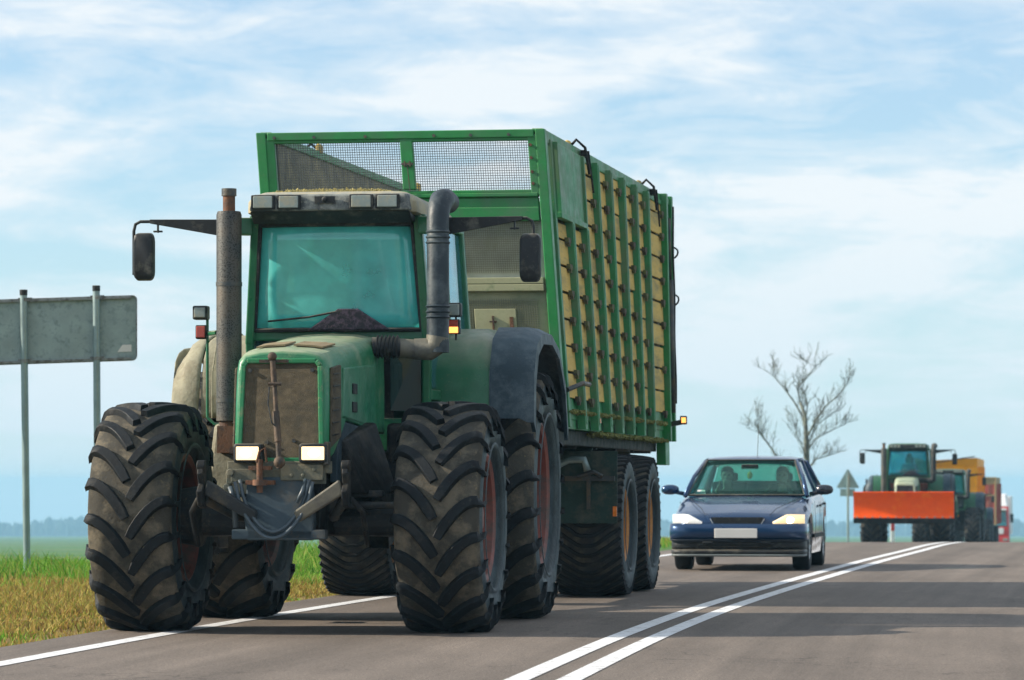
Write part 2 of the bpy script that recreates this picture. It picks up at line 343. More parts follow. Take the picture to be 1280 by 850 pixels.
def soil_mat():
    m = bpy.data.materials.new('field_and_verge'); m.use_nodes = True; t = m.node_tree; n = t.nodes; l = t.links; b = n['Principled BSDF']
    b.inputs['Roughness'].default_value = 0.95; b.inputs['Specular IOR Level'].default_value = 0.1
    tcn = n.new('ShaderNodeTexCoord'); sx = n.new('ShaderNodeSeparateXYZ'); l.new(tcn.outputs['Object'], sx.inputs[0])
    mp = n.new('ShaderNodeMapping'); mp.inputs['Scale'].default_value = (0.006, 0.02, 1); l.new(tcn.outputs['Object'], mp.inputs[0])
    f1 = n.new('ShaderNodeTexNoise'); f1.inputs['Scale'].default_value = 1.0; f1.inputs['Detail'].default_value = 4; l.new(mp.outputs[0], f1.inputs[0])
    r1 = n.new('ShaderNodeValToRGB'); e = r1.color_ramp.elements; e[0].position = 0.35; e[0].color = (0.045, 0.13, 0.04, 1); e[1].position = 0.65; e[1].color = (0.15, 0.17, 0.075, 1)
    e2 = r1.color_ramp.elements.new(0.5); e2.color = (0.075, 0.17, 0.05, 1)
    l.new(f1.outputs[0], r1.inputs[0])
    f2 = n.new('ShaderNodeTexNoise'); f2.inputs['Scale'].default_value = 2.2; f2.inputs['Detail'].default_value = 8; l.new(tcn.outputs['Object'], f2.inputs[0])
    r2 = n.new('ShaderNodeValToRGB'); e = r2.color_ramp.elements; e[0].position = 0.38; e[0].color = (0.16, 0.115, 0.045, 1); e[1].position = 0.62; e[1].color = (0.28, 0.22, 0.085, 1)
    l.new(f2.outputs[0], r2.inputs[0])
    mr = n.new('ShaderNodeMapRange'); mr.inputs['From Min'].default_value = 36; mr.inputs['From Max'].default_value = 44; l.new(sx.outputs['Y'], mr.inputs['Value'])
    mx = n.new('ShaderNodeMixRGB'); l.new(mr.outputs[0], mx.inputs[0]); l.new(r2.outputs[0], mx.inputs[1]); l.new(r1.outputs[0], mx.inputs[2])
    l.new(mx.outputs[0], b.inputs['Base Color'])
    bp = n.new('ShaderNodeBump'); bp.inputs['Strength'].default_value = 0.7; bp.inputs['Distance'].default_value = 0.04; l.new(f2.outputs[0], bp.inputs['Height']); l.new(bp.outputs[0], b.inputs['Normal'])
    return m
def asphalt_mat():
    m = bpy.data.materials.new('asphalt'); m.use_nodes = True; t = m.node_tree; n = t.nodes; l = t.links; b = n['Principled BSDF']
    b.inputs['Roughness'].default_value = 0.8; b.inputs['Specular IOR Level'].default_value = 0.35
    tcn = n.new('ShaderNodeTexCoord')
    def nz(s, sc=(1, 1, 1), d=6, r=.6):
        mp = n.new('ShaderNodeMapping'); mp.inputs['Scale'].default_value = sc; l.new(tcn.outputs['Object'], mp.inputs[0])
        q = n.new('ShaderNodeTexNoise'); q.inputs['Scale'].default_value = s; q.inputs['Detail'].default_value = d; q.inputs['Roughness'].default_value = r
        l.new(mp.outputs[0], q.inputs[0]); return q.outputs['Fac']
    fine = nz(75, d=3, r=0.8); mid = nz(1.1, (1, 0.25, 1), 7, .65); agg = nz(24, (1, .6, 1), d=7, r=.85)
    r1 = n.new('ShaderNodeValToRGB'); e = r1.color_ramp.elements; e[0].position = 0.33; e[0].color = (0.040, 0.034, 0.030, 1); e[1].position = 0.66; e[1].color = (0.225, 0.188, 0.158, 1)
    l.new(fine, r1.inputs[0])
    r2 = n.new('ShaderNodeMapRange'); r2.inputs['From Min'].default_value = .3; r2.inputs['From Max'].default_value = .7; r2.inputs['To Min'].default_value = .80; r2.inputs['To Max'].default_value = 1.2; l.new(mid, r2.inputs[0])
    r3 = n.new('ShaderNodeMapRange'); r3.inputs['From Min'].default_value = .3; r3.inputs['From Max'].default_value = .7; r3.inputs['To Min'].default_value = .62; r3.inputs['To Max'].default_value = 1.38; l.new(agg, r3.inputs[0])
    uvn = n.new('ShaderNodeUVMap'); uvn.uv_map = 'along'; ump = n.new('ShaderNodeMapping'); ump.inputs['Scale'].default_value = (1.5, .03, 1); l.new(uvn.outputs[0], ump.inputs[0])
    trk = n.new('ShaderNodeTexNoise'); trk.inputs['Scale'].default_value = 1; trk.inputs['Detail'].default_value = 6; trk.inputs['Roughness'].default_value = .7; l.new(ump.outputs[0], trk.inputs[0])
    r4 = n.new('ShaderNodeMapRange'); r4.inputs['From Min'].default_value = .3; r4.inputs['From Max'].default_value = .7; r4.inputs['To Min'].default_value = .68; r4.inputs['To Max'].default_value = 1.3; l.new(trk.outputs[0], r4.inputs[0])
    vo = n.new('ShaderNodeTexVoronoi'); vo.feature = 'DISTANCE_TO_EDGE'; vo.inputs['Scale'].default_value = .22
    wob = n.new('ShaderNodeTexNoise'); wob.inputs['Scale'].default_value = 3; wob.inputs['Detail'].default_value = 6; l.new(tcn.outputs['Object'], wob.inputs[0])
    wa = n.new('ShaderNodeMixRGB'); wa.blend_type = 'ADD'; wa.inputs[0].default_value = .9; l.new(tcn.outputs['Object'], wa.inputs[1]); l.new(wob.outputs['Color'], wa.inputs[2]); l.new(wa.outputs[0], vo.inputs['Vector'])
    r5 = n.new('ShaderNodeMapRange'); r5.inputs['From Min'].default_value = .0; r5.inputs['From Max'].default_value = .004; r5.inputs['To Min'].default_value = .45; r5.inputs['To Max'].default_value = 1; l.new(vo.outputs['Distance'], r5.inputs[0])
    a0 = n.new('ShaderNodeMixRGB'); a0.blend_type = 'MULTIPLY'; a0.inputs[0].default_value = 1; l.new(r1.outputs[0], a0.inputs[1]); l.new(r4.outputs[0], a0.inputs[2])
    a1 = n.new('ShaderNodeMixRGB'); a1.blend_type = 'MULTIPLY'; a1.inputs[0].default_value = 1; l.new(a0.outputs[0], a1.inputs[1]); l.new(r5.outputs[0], a1.inputs[2])
    a = n.new('ShaderNodeMixRGB'); a.blend_type = 'MULTIPLY'; a.inputs[0].default_value = 1; l.new(a1.outputs[0], a.inputs[1]); l.new(r2.outputs[0], a.inputs[2])
    c = n.new('ShaderNodeMixRGB'); c.blend_type = 'MULTIPLY'; c.inputs[0].default_value = 1; l.new(a.outputs[0], c.inputs[1]); l.new(r3.outputs[0], c.inputs[2])
    l.new(c.outputs[0], b.inputs['Base Color'])
    bp = n.new('ShaderNodeBump'); bp.inputs['Strength'].default_value = 0.45; bp.inputs['Distance'].default_value = 0.006; l.new(fine, bp.inputs['Height']); l.new(bp.outputs[0], b.inputs['Normal'])
    return m
def paint_mat():
    m = bpy.data.materials.new('road_paint'); m.use_nodes = True; t = m.node_tree; n = t.nodes; l = t.links; b = n['Principled BSDF']
    b.inputs['Roughness'].default_value = 0.6
    tcn = n.new('ShaderNodeTexCoord'); q = n.new('ShaderNodeTexNoise'); q.inputs['Scale'].default_value = 9; q.inputs['Detail'].default_value = 9; q.inputs['Roughness'].default_value = .75
    l.new(tcn.outputs['Object'], q.inputs[0]); r = n.new('ShaderNodeValToRGB'); e = r.color_ramp.elements
    e[0].position = .36; e[0].color = (0.16, 0.15, 0.15, 1); e[1].position = .47; e[1].color = (0.68, 0.70, 0.72, 1); l.new(q.outputs[0], r.inputs[0]); l.new(r.outputs[0], b.inputs['Base Color'])
    return m
M_paint = paint_mat()
tag(sheet_along('ground', OFF, ground, soil_mat()), kind='structure')
tag(sheet_along('road', [-3.95, -3.3, -2, -1, 0, 1, 2, 3.3, 3.95], lambda d, y: zroad(y), asphalt_mat(), -60, 1000), kind='structure')
def stripe(c, w, name, y1=600):
    return tag(sheet_along(name, [c-w/2, c+w/2], lambda d, y: zroad(y)+0.004, M_paint, -60, y1), kind='structure')
stripe(-0.14, 0.135, 'road_marking'); stripe(0.14, 0.135, 'road_marking'); stripe(-3.36, 0.15, 'road_marking'); stripe(3.36, 0.15, 'road_marking')

# distant woods: one mass of conifers and round crowns on the skyline
def woods(name, Y0, x0, x1, n, hmin, hmax, depth, zb, m, seed):
    rnd = random.Random(seed); mb = MB()
    for i in range(n):
        x = x0+(x1-x0)*i/n+rnd.uniform(-4, 4); yy = Y0+rnd.uniform(0, depth); h = rnd.uniform(hmin, hmax)*(1+0.18*math.sin(x*0.021+seed)+0.1*math.sin(x*0.06)); z = zb(yy)-1
        con = rnd.random() < 0.55; rr = h*(0.2 if con else 0.33)
        lv = [(0, .5), (.25, 1), (.5, .75), (.75, .42), (1, .04)] if con else [(0, .35), (.25, .7), (.5, 1), (.8, .8), (1, .15)]
        rings = [[(x+rr*q*math.cos(2*math.pi*k/6+i)*(1+rnd.uniform(-.2, .2)), yy+rr*q*math.sin(2*math.pi*k/6+i), z+h*t*(1+rnd.uniform(-.03, .03))) for k in range(6)] for t, q in lv]
        mb.loft(rings, True, True)
    return mb.build(name, m)
M_woods = mat('far_woods', (0.012, 0.032, 0.03), 0.95, var=0.4, var_scale=.05)
tag(woods('distant_woods', 3300, -900, 1100, 3200, 10, 16, 200, zfield, M_woods, 3), 'long dark belt of woodland along the far edge of the fields', 'woods', kind='stuff')

# haze: still, even air
hz = MB().box((0, 2150, -27), (6600, 4900, 70)).build('haze', None or mat('tmp_haze', (1, 1, 1)))
hm = bpy.data.materials.new('haze_air'); hm.use_nodes = True; ht = hm.node_tree
for q in list(ht.nodes): ht.nodes.remove(q)
ho = ht.nodes.new('ShaderNodeOutputMaterial'); hv = ht.nodes.new('ShaderNodeVolumePrincipled')
hv.inputs['Color'].default_value = (0.40, 0.76, 1.0, 1); hv.inputs['Density'].default_value = 0.00030; hv.inputs['Anisotropy'].default_value = 0.0
ht.links.new(hv.outputs[0], ho.inputs['Volume']); hz.data.materials[0] = hm
tag(hz, 'thin blue haze over the far fields and woods', 'haze', kind='stuff')

# ------------------------------------------------------------------ wheels
def tyre_pair(Rr, Wd, rim, nlug, lugh, style, lw=0.055):
    """carcass and lug meshes about the origin, axle along x"""
    h = Wd/2; rb = Rr-lugh
    prof = [(-h*0.80, rim), (-h*0.86, rim+.03), (-h*1.0, rim+(rb-rim)*.35), (-h*1.04, rim+(rb-rim)*.6), (-h*1.0, rb-.07), (-h*.93, rb-.025),
            (-h*.6, rb-.006), (0, rb), (h*.6, rb-.006), (h*.93, rb-.025), (h*1.0, rb-.07), (h*1.04, rim+(rb-rim)*.6), (h*1.0, rim+(rb-rim)*.35), (h*.86, rim+.03), (h*.80, rim)]
    tread = MB().lathe(prof[4:11], (0, 0, 0), 'x', 72)
    side = MB().lathe(prof[:5], (0, 0, 0), 'x', 72); side.lathe(prof[10:], (0, 0, 0), 'x', 72)
    side.lathe([(-h*1.035, rim+.06), (-h*1.06, rim+.075), (-h*1.06, rim+.085), (-h*1.045, rim+.095)], (0, 0, 0), 'x', 72)
    side.lathe([(h*1.035, rim+.06), (h*1.06, rim+.075), (h*1.06, rim+.085), (h*1.045, rim+.095)], (0, 0, 0), 'x', 72)
    lug = MB()
    def pt(x, r, ph): return Vector((x, -r*math.cos(ph), r*math.sin(ph)))
    def strip(path, hw0, hw1):   # path of (x, phi, r_base, r_top)
        rings = []
        for i, (x, ph, r0, r1) in enumerate(path):
            a = path[max(i-1, 0)]; b = path[min(i+1, len(path)-1)]
            dx, dp = b[0]-a[0], (b[1]-a[1])*r1; q = math.hypot(dx, dp) or 1; nx, np_ = -dp/q, dx/q
            k = 0.8 if i in (0, len(path)-1) else 1
            def off(w, r): return pt(x+nx*w*k, r, ph+np_*w*k/Rr)
            rings.append([off(-hw0, r0), off(-hw1, r1-.004), off(-hw1*.86, r1), off(hw1*.86, r1), off(hw1, r1-.004), off(hw0, r0)])
        lug.loft(rings, True, True)
    for k in range(nlug):
        p0 = 2*math.pi*k/nlug
        if style == 'lug':
            for s in (-1, 1):
                o = p0+(math.pi/nlug if s > 0 else 0); path = []
                for i in range(9):
                    t = i/8; x = s*(0.012+t*(h*0.99-0.012)); ph = o+0.33*(1-(1-t)**1.9)
                    cr = (x/h)**2; path.append((x, ph, rb-.035-(0.03 if t > .9 else 0), Rr-.026*cr-(0.02 if i == 8 else 0)))
                path.append((s*h*1.03, o+.335, rb-.13, rb-.055)); path.append((s*h*1.025, o+.34, rb-.17, rb-.13))
                strip(path, lw*.66, lw*.47)
        else:
            path = []
            for i in range(15):
                t = -1+2*i/14; x = t*h; ph = p0+0.26*max(0, abs(t)-.22)/.78
                path.append((x, ph, rb-.03-(.04 if abs(t) > .9 else 0), Rr-.035*t*t))
            strip(path, lw*.8, lw*.55)
    for mb in (tread, lug):      # flattened where it stands on the road
        mb.v = [(x, y, max(z, -(Rr-.02))) for x, y, z in mb.v]
    return tread, lug, side
def rim_mb(rr, Wd, dish):
    h = Wd/2; mb = MB()
    mb.lathe([(-h*.8, rr+.012), (-h*.84, rr+.02), (-h*.86, rr), (-h*.8, rr-.03), (-h*.35, rr-.06), (0, rr-.07), (h*.35, rr-.06), (h*.8, rr-.03), (h*.86, rr), (h*.84, rr+.02), (h*.8, rr+.012)], (0, 0, 0), 'x', 48)
    mb.lathe([(dish-.02, rr-.05), (dish+.02, rr-.05), (dish+.05, rr*.62), (dish+.02, rr*.35), (dish+.02, .02), (dish-.02, .02), (dish-.02, rr*.35), (dish+.01, rr*.62), (dish-.02, rr-.05)], (0, 0, 0), 'x', 40)
    return mb
def hub_mb(dish, r):
    mb = MB(); s = 1 if dish >= 0 else -1
    mb.lathe([(dish, r), (dish+.06*s, r), (dish+.07*s, r*.9), (dish+.07*s, r*.55), (dish+.15*s, r*.5), (dish+.16*s, .01)], (0, 0, 0), 'x', 24)
    for k in range(10):
        a = 2*math.pi*k/10; mb.lathe([(dish, .016), (dish+.09*s, .016), (dish+.092*s, .001)], (0, r*.78*math.cos(a), r*.78*math.sin(a)), 'x', 6)
    return mb
_tc = {}
def wheel(parent, pos, Rr, Wd, rim, n, lugh, style, side, mats, lw=0.055, label=None, steer=0):
    """side +1: outer face towards +x.  hub > tyre, tread_lugs, sidewall, rim"""
    key = (Rr, Wd, style)
    dish = side*Wd*.12
    hub = hub_mb(dish, rim*.36).build('wheel', mats[3], parent, auto=True)
    hub.location = pos; hub.rotation_euler = (0, 0, steer)
    if key not in _tc:
        a, b, c = tyre_pair(Rr, Wd, rim, n, lugh, style, lw)
        ms = []
        o = a.build('tyre', mats[0], hub, smooth=True); o2 = b.build('tread_lugs', mats[1], hub, auto=True); o3 = c.build('sidewall', mats[2], hub, smooth=True)
        _tc[key] = (o.data, o2.data, o3.data)
    else:
        for nm, d in zip(('tyre', 'tread_lugs', 'sidewall'), _tc[key]):
            q = bpy.data.objects.new(nm, d.copy()); COL.objects.link(q); q.parent = hub
            q.data.materials[0] = {'tyre': mats[0], 'tread_lugs': mats[1], 'sidewall': mats[2]}[nm]
    rim_mb(rim, Wd, dish).build('rim', mats[3], hub, auto=True)
    if label: hub['label'] = label
    return hub

# ------------------------------------------------------------------ people
def person(name, loc, label, group, skin, cloth, hair_col, pose='drive', scale=1.0, rz=0.0, capped=False, low=False):
    """seated figure, facing -y, origin at the seat under the pelvis"""
    P = {'pelvis': (0, 0, .12), 'waist': (0, -.01, .28), 'chest': (0, -.02, .46), 'neckb': (0, -.03, .60), 'neck': (0, -.04, .67)}
    rad = {'pelvis': (.15, .13), 'waist': (.135, .11), 'chest': (.165, .12), 'neckb': (.075, .07), 'neck': (.055, .058)}
    E = [('pelvis', 'waist'), ('waist', 'chest'), ('chest', 'neckb'), ('neckb', 'neck')]
    limbs = {}
    for s, t in ((-1, 'r'), (1, 'l')):
        if low: pass
        P['hip'+t] = (s*.10, -.04, .10); P['knee'+t] = (s*.14, -.46, .14); P['ankle'+t] = (s*.13, -.56, -.28); P['toe'+t] = (s*.14, -.72, -.33)
        if low: P['knee'+t] = (s*.15, -.42, .24); P['ankle'+t] = (s*.13, -.78, .02); P['toe'+t] = (s*.14, -.84, .10)
        rad['hip'+t] = (.09, .09); rad['knee'+t] = (.062, .062); rad['ankle'+t] = (.042, .042); rad['toe'+t] = (.04, .035)
        E += [('pelvis', 'hip'+t), ('hip'+t, 'knee'+t), ('knee'+t, 'ankle'+t), ('ankle'+t, 'toe'+t)]
        P['sh'+t] = (s*.185, -.02, .54); rad['sh'+t] = (.062, .062)
        if pose == 'face' and s < 0:
            P['el'+t] = (s*.25, -.22, .34); P['wr'+t] = (s*.12, -.25, .62)
        elif pose == 'rest':
            P['el'+t] = (s*.24, -.06, .27); P['wr'+t] = (s*.14, -.28, .20)
        else:
            P['el'+t] = (s*.26, -.18, .33); P['wr'+t] = (s*.17, -.42, .40)
        rad['el'+t] = (.045, .045); rad['wr'+t] = (.028, .03)
        E += [('chest', 'sh'+t), ('sh'+t, 'el'+t), ('el'+t, 'wr'+t)]
        w = Vector(P['wr'+t]); e = Vector(P['el'+t]); d = (w-e).normalized(); sd = d.cross(Vector((0, 0, 1))).normalized()*s
        up = sd.cross(d).normalized()
        P['palm'+t] = tuple(w+d*.06); rad['palm'+t] = (.036, .018); E.append(('wr'+t, 'palm'+t))
        for k, ln in enumerate((.062, .072, .068, .052)):
            b = w+d*.085+sd*(-.028+.019*k); a = b+d*ln*.5; c = a+(d*.6-up*.8*s*s)*ln*.5
            for nm, q in (('a', b), ('b', a), ('c', c)):
                P[f'f{k}{nm}{t}'] = tuple(q); rad[f'f{k}{nm}{t}'] = (.0088, .0088)
            E += [('palm'+t, f'f{k}a{t}'), (f'f{k}a{t}', f'f{k}b{t}'), (f'f{k}b{t}', f'f{k}c{t}')]
        b = w+d*.03-sd*.035; c = b+(d*.7-sd*.5)*.045
        P['tha'+t] = tuple(b); P['thb'+t] = tuple(c); rad['tha'+t] = (.011, .011); rad['thb'+t] = (.009, .009)
        E += [('wr'+t, 'tha'+t), ('tha'+t, 'thb'+t)]
    # head in the same graph
    for nm, q, r in (('jaw', (0, -.065, .735), (.058, .066)), ('mid', (0, -.055, .80), (.074, .092)), ('brow', (0, -.045, .86), (.076, .094)), ('crown', (0, -.035, .915), (.05, .06)),
                     ('nose', (0, -.155, .80), (.014, .016)), ('chin', (0, -.125, .722), (.024, .02)), ('earl', (.078, -.04, .80), (.012, .022)), ('earr', (-.078, -.04, .80), (.012, .022))):
        P[nm] = q; rad[nm] = r
    E += [('neck', 'jaw'), ('jaw', 'mid'), ('mid', 'brow'), ('brow', 'crown'), ('mid', 'nose'), ('jaw', 'chin'), ('mid', 'earl'), ('mid', 'earr')]
    def skinned(nm, keys, extra, m, parent, lv=1):
        ks = [k for k in P if k in keys]; idx = {k: i for i, k in enumerate(ks)}
        me = bpy.data.meshes.new(nm); me.from_pydata([P[k] for k in ks], [(idx[a], idx[b]) for a, b in E if a in idx and b in idx], [])
        o = bpy.data.objects.new(nm, me); COL.objects.link(o)
        sk = o.modifiers.new('skin', 'SKIN'); me.materials.append(m)
        if not me.skin_vertices:
            bpy.context.view_layer.objects.active = o; me.attributes.new('skin_dummy', 'FLOAT', 'POINT')
        for k in ks:
            v = me.skin_vertices[0].data[idx[k]]; v.radius = (rad[k][0]+extra, rad[k][1]+extra); v.use_root = (k == 'pelvis')
        sk.use_smooth_shade = True
        ss = o.modifiers.new('subdivision', 'SUBSURF'); ss.levels = lv; ss.render_levels = lv
        if parent: o.parent = parent
        return o
    body = skinned(name, set(P), 0, skin, None, 2)
    body.location = loc; body.scale = (scale,)*3; body.rotation_euler = (0, 0, rz)
    tag(body, label, 'person', group)
    torso = {'pelvis', 'waist', 'chest', 'neckb', 'shl', 'shr', 'ell', 'elr', 'wrl', 'wrr'}
    skinned('jacket', torso, .014, cloth, body)
    skinned('trousers', {'pelvis', 'hipl', 'hipr', 'kneel', 'kneer', 'anklel', 'ankler'}, .012, M_trous, body)
    hr = MB(); rings = []
    for i in range(7):
        t = (i+.15)/7*1.75
        rings.append([(math.sin(t)*.090*math.cos(a), -.028+math.sin(t)*.108*math.sin(a)*(1 if math.sin(a) > 0 else .86), .858+math.cos(t)*.098-(.05 if math.sin(a) > 0 else -.012)*(i/6)) for a in [2*math.pi*k/16 for k in range(16)]])
    hr.loft(rings, True, True)
    if capped:
        hr.box((0, -.16, .90), (.13, .09, .012), (R(12), 0, 0))
    hr.build('cap' if capped else 'hair', hair_col, body, smooth=True)
    ey = MB()
    for s in (-1, 1): ey.ball((s*.031, -.132, .832), .012, 8)
    ey.build('eyes', M_eye, body, smooth=True)
    return body
M_skin = mat('skin', (0.50, 0.29, 0.20), 0.55); M_trous = mat('dark_trousers', (0.02, 0.025, 0.04), 0.8); M_eye = mat('eye', (0.03, 0.02, 0.02), 0.2)
M_hair = mat('dark_hair', (0.02, 0.015, 0.01), 0.6); M_jack = mat('dark_jacket', (0.015, 0.03, 0.04), 0.8); M_jack2 = mat('blue_jacket', (0.05, 0.08, 0.16), 0.8)
M_seat = mat('cab_seat_fabric', (0.03, 0.035, 0.04), 0.8); M_cabin = mat('cab_lining', (0.14, 0.19, 0.18), 0.8)

# ------------------------------------------------------------------ tractor
def fender(parent, s, green, ext, front=True):
    prof = [(1.74, 1.54), (1.76, 1.90), (1.92, 2.12), (2.25, 2.215), (2.85, 2.225), (3.35, 2.13), (3.78, 1.86), (3.95, 1.50)]
    def arch(x0, x1, m, nm, th=.03, lip=True, off=0.0):
        g = []
        for y, z in prof:
            cy, cz = 2.85, 1.2; d = Vector((y-cy, z-cz)).normalized()*off
            row = [(s*x, y+d.x, z+d.y-((0.0 if k < 4 else .03) if s > 0 else (0, .01, .04, .10, .16, .20)[k]*(1 if off or True else 0)*(x1 > 1.2))) for k, x in enumerate([x0, x0+(x1-x0)*.3, x0+(x1-x0)*.6, x1-.08, x1-.02, x1])]
            if lip: row.append((s*(x1+.004), y+d.x*1+(cy-y)*.07, z+d.y-.10))
            g.append(row)
        mb = MB().sheet(g, th); return mb.build(nm, m, parent, auto=(s > 0), smooth=(s < 0), sub=(1 if s < 0 else 0))
    f = arch(.62, 1.115, green, 'fender', lip=False)
    f.modifiers.new('solid', 'WEIGHTED_NORMAL') if False else None
    e = arch(1.12, 1.43 if s > 0 else 1.35, ext, 'mudguard_extension', off=.012); e.parent = f
    # inner wheel-house wall and front closing plate
    poly = [(y, z) for y, z in prof]+[(3.95, 1.2), (1.74, 1.2)]
    w = MB().prism([(a, b) for a, b in poly], 'x', s*.655, s*.685).build('wheelhouse', green, f)
    # ribs along the extension
    for x in ((1.19, 1.30) if s > 0 else (1.02,)):
        MB().tube([(s*x, y-.012*(1 if y < 2.0 else 0), z+.012) for y, z in prof[:6]], .007, 6).build('rib', ext, f)
    return f

def build_tractor(kind, label, group, loc, rz, scale=1.0):
    main = kind == 'main'
    root = empty('tractor', loc, rz, scale); tag(root, label, 'tractor', group)
    G = M_green if main else M_green2
    GL = M_green if main else M_green2
    HOOD = M_hood if main else M_hoodfar
    # hood: lofted shell
    st = [(-.80, .305, 1.955, 1.20), (-.77, .325, 1.975, 1.20), (-.60, .345, 1.995, 1.26), (-.42, .352, 2.01, 1.36), (-.2, .36, 2.03, 1.50), (.3, .375, 2.075, 1.47), (.8, .39, 2.12, 1.43), (1.22, .40, 2.16, 1.42)]
    rings = []
    for yy, w, zt, zb in st:
        sh = .14 if yy <= -.6 else 0.14*max(0, 1-(yy+.6)/.8)
        pf = [(-w, zb), (-w*1.0, zb+(zt-zb)*.5), (-w*.985, zt-.14), (-w*.95, zt-.065), (-w*.84, zt-.02), (-w*.5, zt+.003), (0, zt+.012)]
        pf = pf+[(-x, z) for x, z in reversed(pf[:-1])]
        rings.append([(x, yy+sh*max(0, (z-1.2))*.75*(1 if yy < -.5 else .5), z) for x, z in pf])
    hood = MB().loft(rings, True, True).build('hood', HOOD, root, auto=True, bevel=.012)
    # grille: mud-caked mesh in a green rim
    def fz(z): return -.80+.14*(z-1.2)*.75
    def plate(poly, y0off, th, nm, m, par, bev=.004):
        mb = MB(); n = len(poly)
        a = [(x, fz(z)-y0off, z) for x, z in poly]; b = [(x, fz(z)-y0off+th, z) for x, z in poly]
        mb.add(a+b, [tuple(range(n)), tuple(reversed(range(n, 2*n)))]+[(i, (i+1) % n, n+(i+1) % n, n+i) for i in range(n)])
        return mb.build(nm, m, par, bevel=bev)
    gp = [(-.275, 1.215), (.285, 1.215), (.262, 1.87), (.235, 1.905), (-.235, 1.905), (-.258, 1.87)]
    gr = plate(gp, .010, .03, 'grille', M_grille if main else M_black, hood)
    rim = MB(); rp = gp+[gp[0]]
    for a, b in zip(rp[:-1], rp[1:]):
        rim.beam((a[0]*1.04, fz(a[1])-.008, a[1]), (b[0]*1.04, fz(b[1])-.008, b[1]), .035, .035, up=(0, 1, 0))
    rim.build('grille_rim', M_rimgreen if main else HOOD, gr, bevel=.008)
    if main:
        for x, z in ((-.09, 1.34), (.10, 1.35), (-.22, 1.84), (.22, 1.84)): MB().lathe([(-.016, .001), (-.016, .014), (0, .014)], (x, fz(z)-.012, z), 'y', 8).build('bolt', M_steel, gr)
    # side vents and panels
    for s in (-1, 1):
        def sx(yy): return .33+(yy+.8)*.035+.018
        v = MB().hexa([(s*sx(-.70), -.72, 1.30), (s*sx(-.38), -.40, 1.38), (s*(sx(-.38)-.02), -.40, 1.38), (s*(sx(-.7)-.02), -.72, 1.30),
                       (s*(sx(-.70)-.004), -.66, 1.86), (s*(sx(-.38)-.004), -.38, 1.89), (s*(sx(-.38)-.03), -.38, 1.89), (s*(sx(-.7)-.03), -.66, 1.86)])
        o = v.build('side_vent', M_grille if main else M_black, hood, bevel=.01)
        if main:
            sl = MB()
            for k in range(6):
                z = 1.39+k*.085; sl.beam((s*(sx(-.7)+.003), -.715+(z-1.3)*.1, z), (s*(sx(-.5)+.003), -.50+(z-1.3)*.07, z+.012), .006, .008)
            sl.build('slat', M_black, o)
        pn = MB().hexa([(s*.366, -.33, 1.52), (s*.392, .86, 1.46), (s*.36, .86, 1.46), (s*.34, -.33, 1.52), (s*.370, -.31, 1.87), (s*.396, .86, 1.93), (s*.37, .86, 1.93), (s*.34, -.31, 1.87)])
        pn = pn.build('side_panel', M_panel if main else G, hood, bevel=.012)
        q = MB()
        for z in (1.60, 1.73): q.box((s*.379, .05, z), (.012, .17, .075))
        q.build('vent', M_black, pn, bevel=.004)
        MB().hexa([(s*.335, -.42, 1.06), (s*.36, .95, 1.02), (s*.30, .95, 1.02), (s*.28, -.42, 1.06), (s*.352, -.42, 1.50), (s*.375, .95, 1.44), (s*.33, .95, 1.44), (s*.31, -.42, 1.50)]).build('lower_panel', M_bluepl if main else M_under, root, bevel=.01)
    def hoodz(x, y):
        for i in range(len(st)-1):
            if st[i][0] <= y <= st[i+1][0]: break
        t = (y-st[i][0])/(st[i+1][0]-st[i][0]); w = st[i][1]+(st[i+1][1]-st[i][1])*t; zt = st[i][2]+(st[i+1][2]-st[i][2])*t; u = abs(x)/w
        return zt+(.012-.018*u if u < .5 else .003-.023*(u-.5)/.34)
    for s in (-1, 1):
        g_ = [[(s*(.03+(.235+.02*i/3-.03)*j/3), -.50+.40*i/3+.05, hoodz(.03+.2*j/3, -.50+.40*i/3)+.007) for j in range(4)] for i in range(4)]
        MB().sheet(g_, .012*s).build('top_vent', M_beigev if main else M_hoodfar, hood)
    # chassis, engine underside, front bracket
    ch = MB(); ch.box((0, .35, 1.0), (.50, 1.9, .62)); ch.box((0, 2.0, .98), (.62, 1.5, .62)); ch.box((0, 2.8, .98), (.5, .5, .5))
    ch.lathe([(-.9, .16), (.9, .16)], (0, 2.80, .97), 'x', 20); ch.box((0, -.25, .88), (.36, .9, .3)); ch.tube([(.36, .2, .95), (.36, 1.1, .95)], .14, 14)
    ch.tube([(-.3, -.2, 1.1), (-.34, .4, 1.0), (-.3, 1.0, .9)], .03, 8)
    ch.build('chassis', M_under, root, bevel=.015)
    ax = MB(); ax.tube([(-.78, 0, .80), (-.4, 0, .78), (.4, 0, .78), (.78, 0, .80)], [.13, .10, .10, .13], 16); ax.lathe([(-.86, .2), (-.72, .22), (-.70, .12)], (0, 0, .82), 'x', 20); ax.lathe([(.86, .2), (.72, .22), (.70, .12)], (0, 0, .82), 'x', 20)
    ax.tube([(-.72, -.24, .90), (-.25, -.22, .90)], .028, 8); ax.tube([(.72, -.24, .90), (.25, -.22, .90)], .028, 8); ax.box((0, -.2, .9), (.6, .1, .12)); ax.box((.45, -.16, .98), (.35, .08, .05)); ax.box((-.45, -.16, .98), (.35, .08, .05))
    ax.build('front_axle', M_axle, root, bevel=.01)
    # wheels
    wm = [M_tread, M_rubber, M_side, M_rim] if main else [M_tread2, M_rubber, M_side, M_rim]
    for s in (-1, 1):
        wheel(root, (s*1.085, 0, .81), .83, .60, .44, 19, .044, 'lug', s, wm, .072)
        wheel(root, (s*1.08, 2.80, .965), .985, .70, .55, 20, .047, 'lug', s, wm, .08)
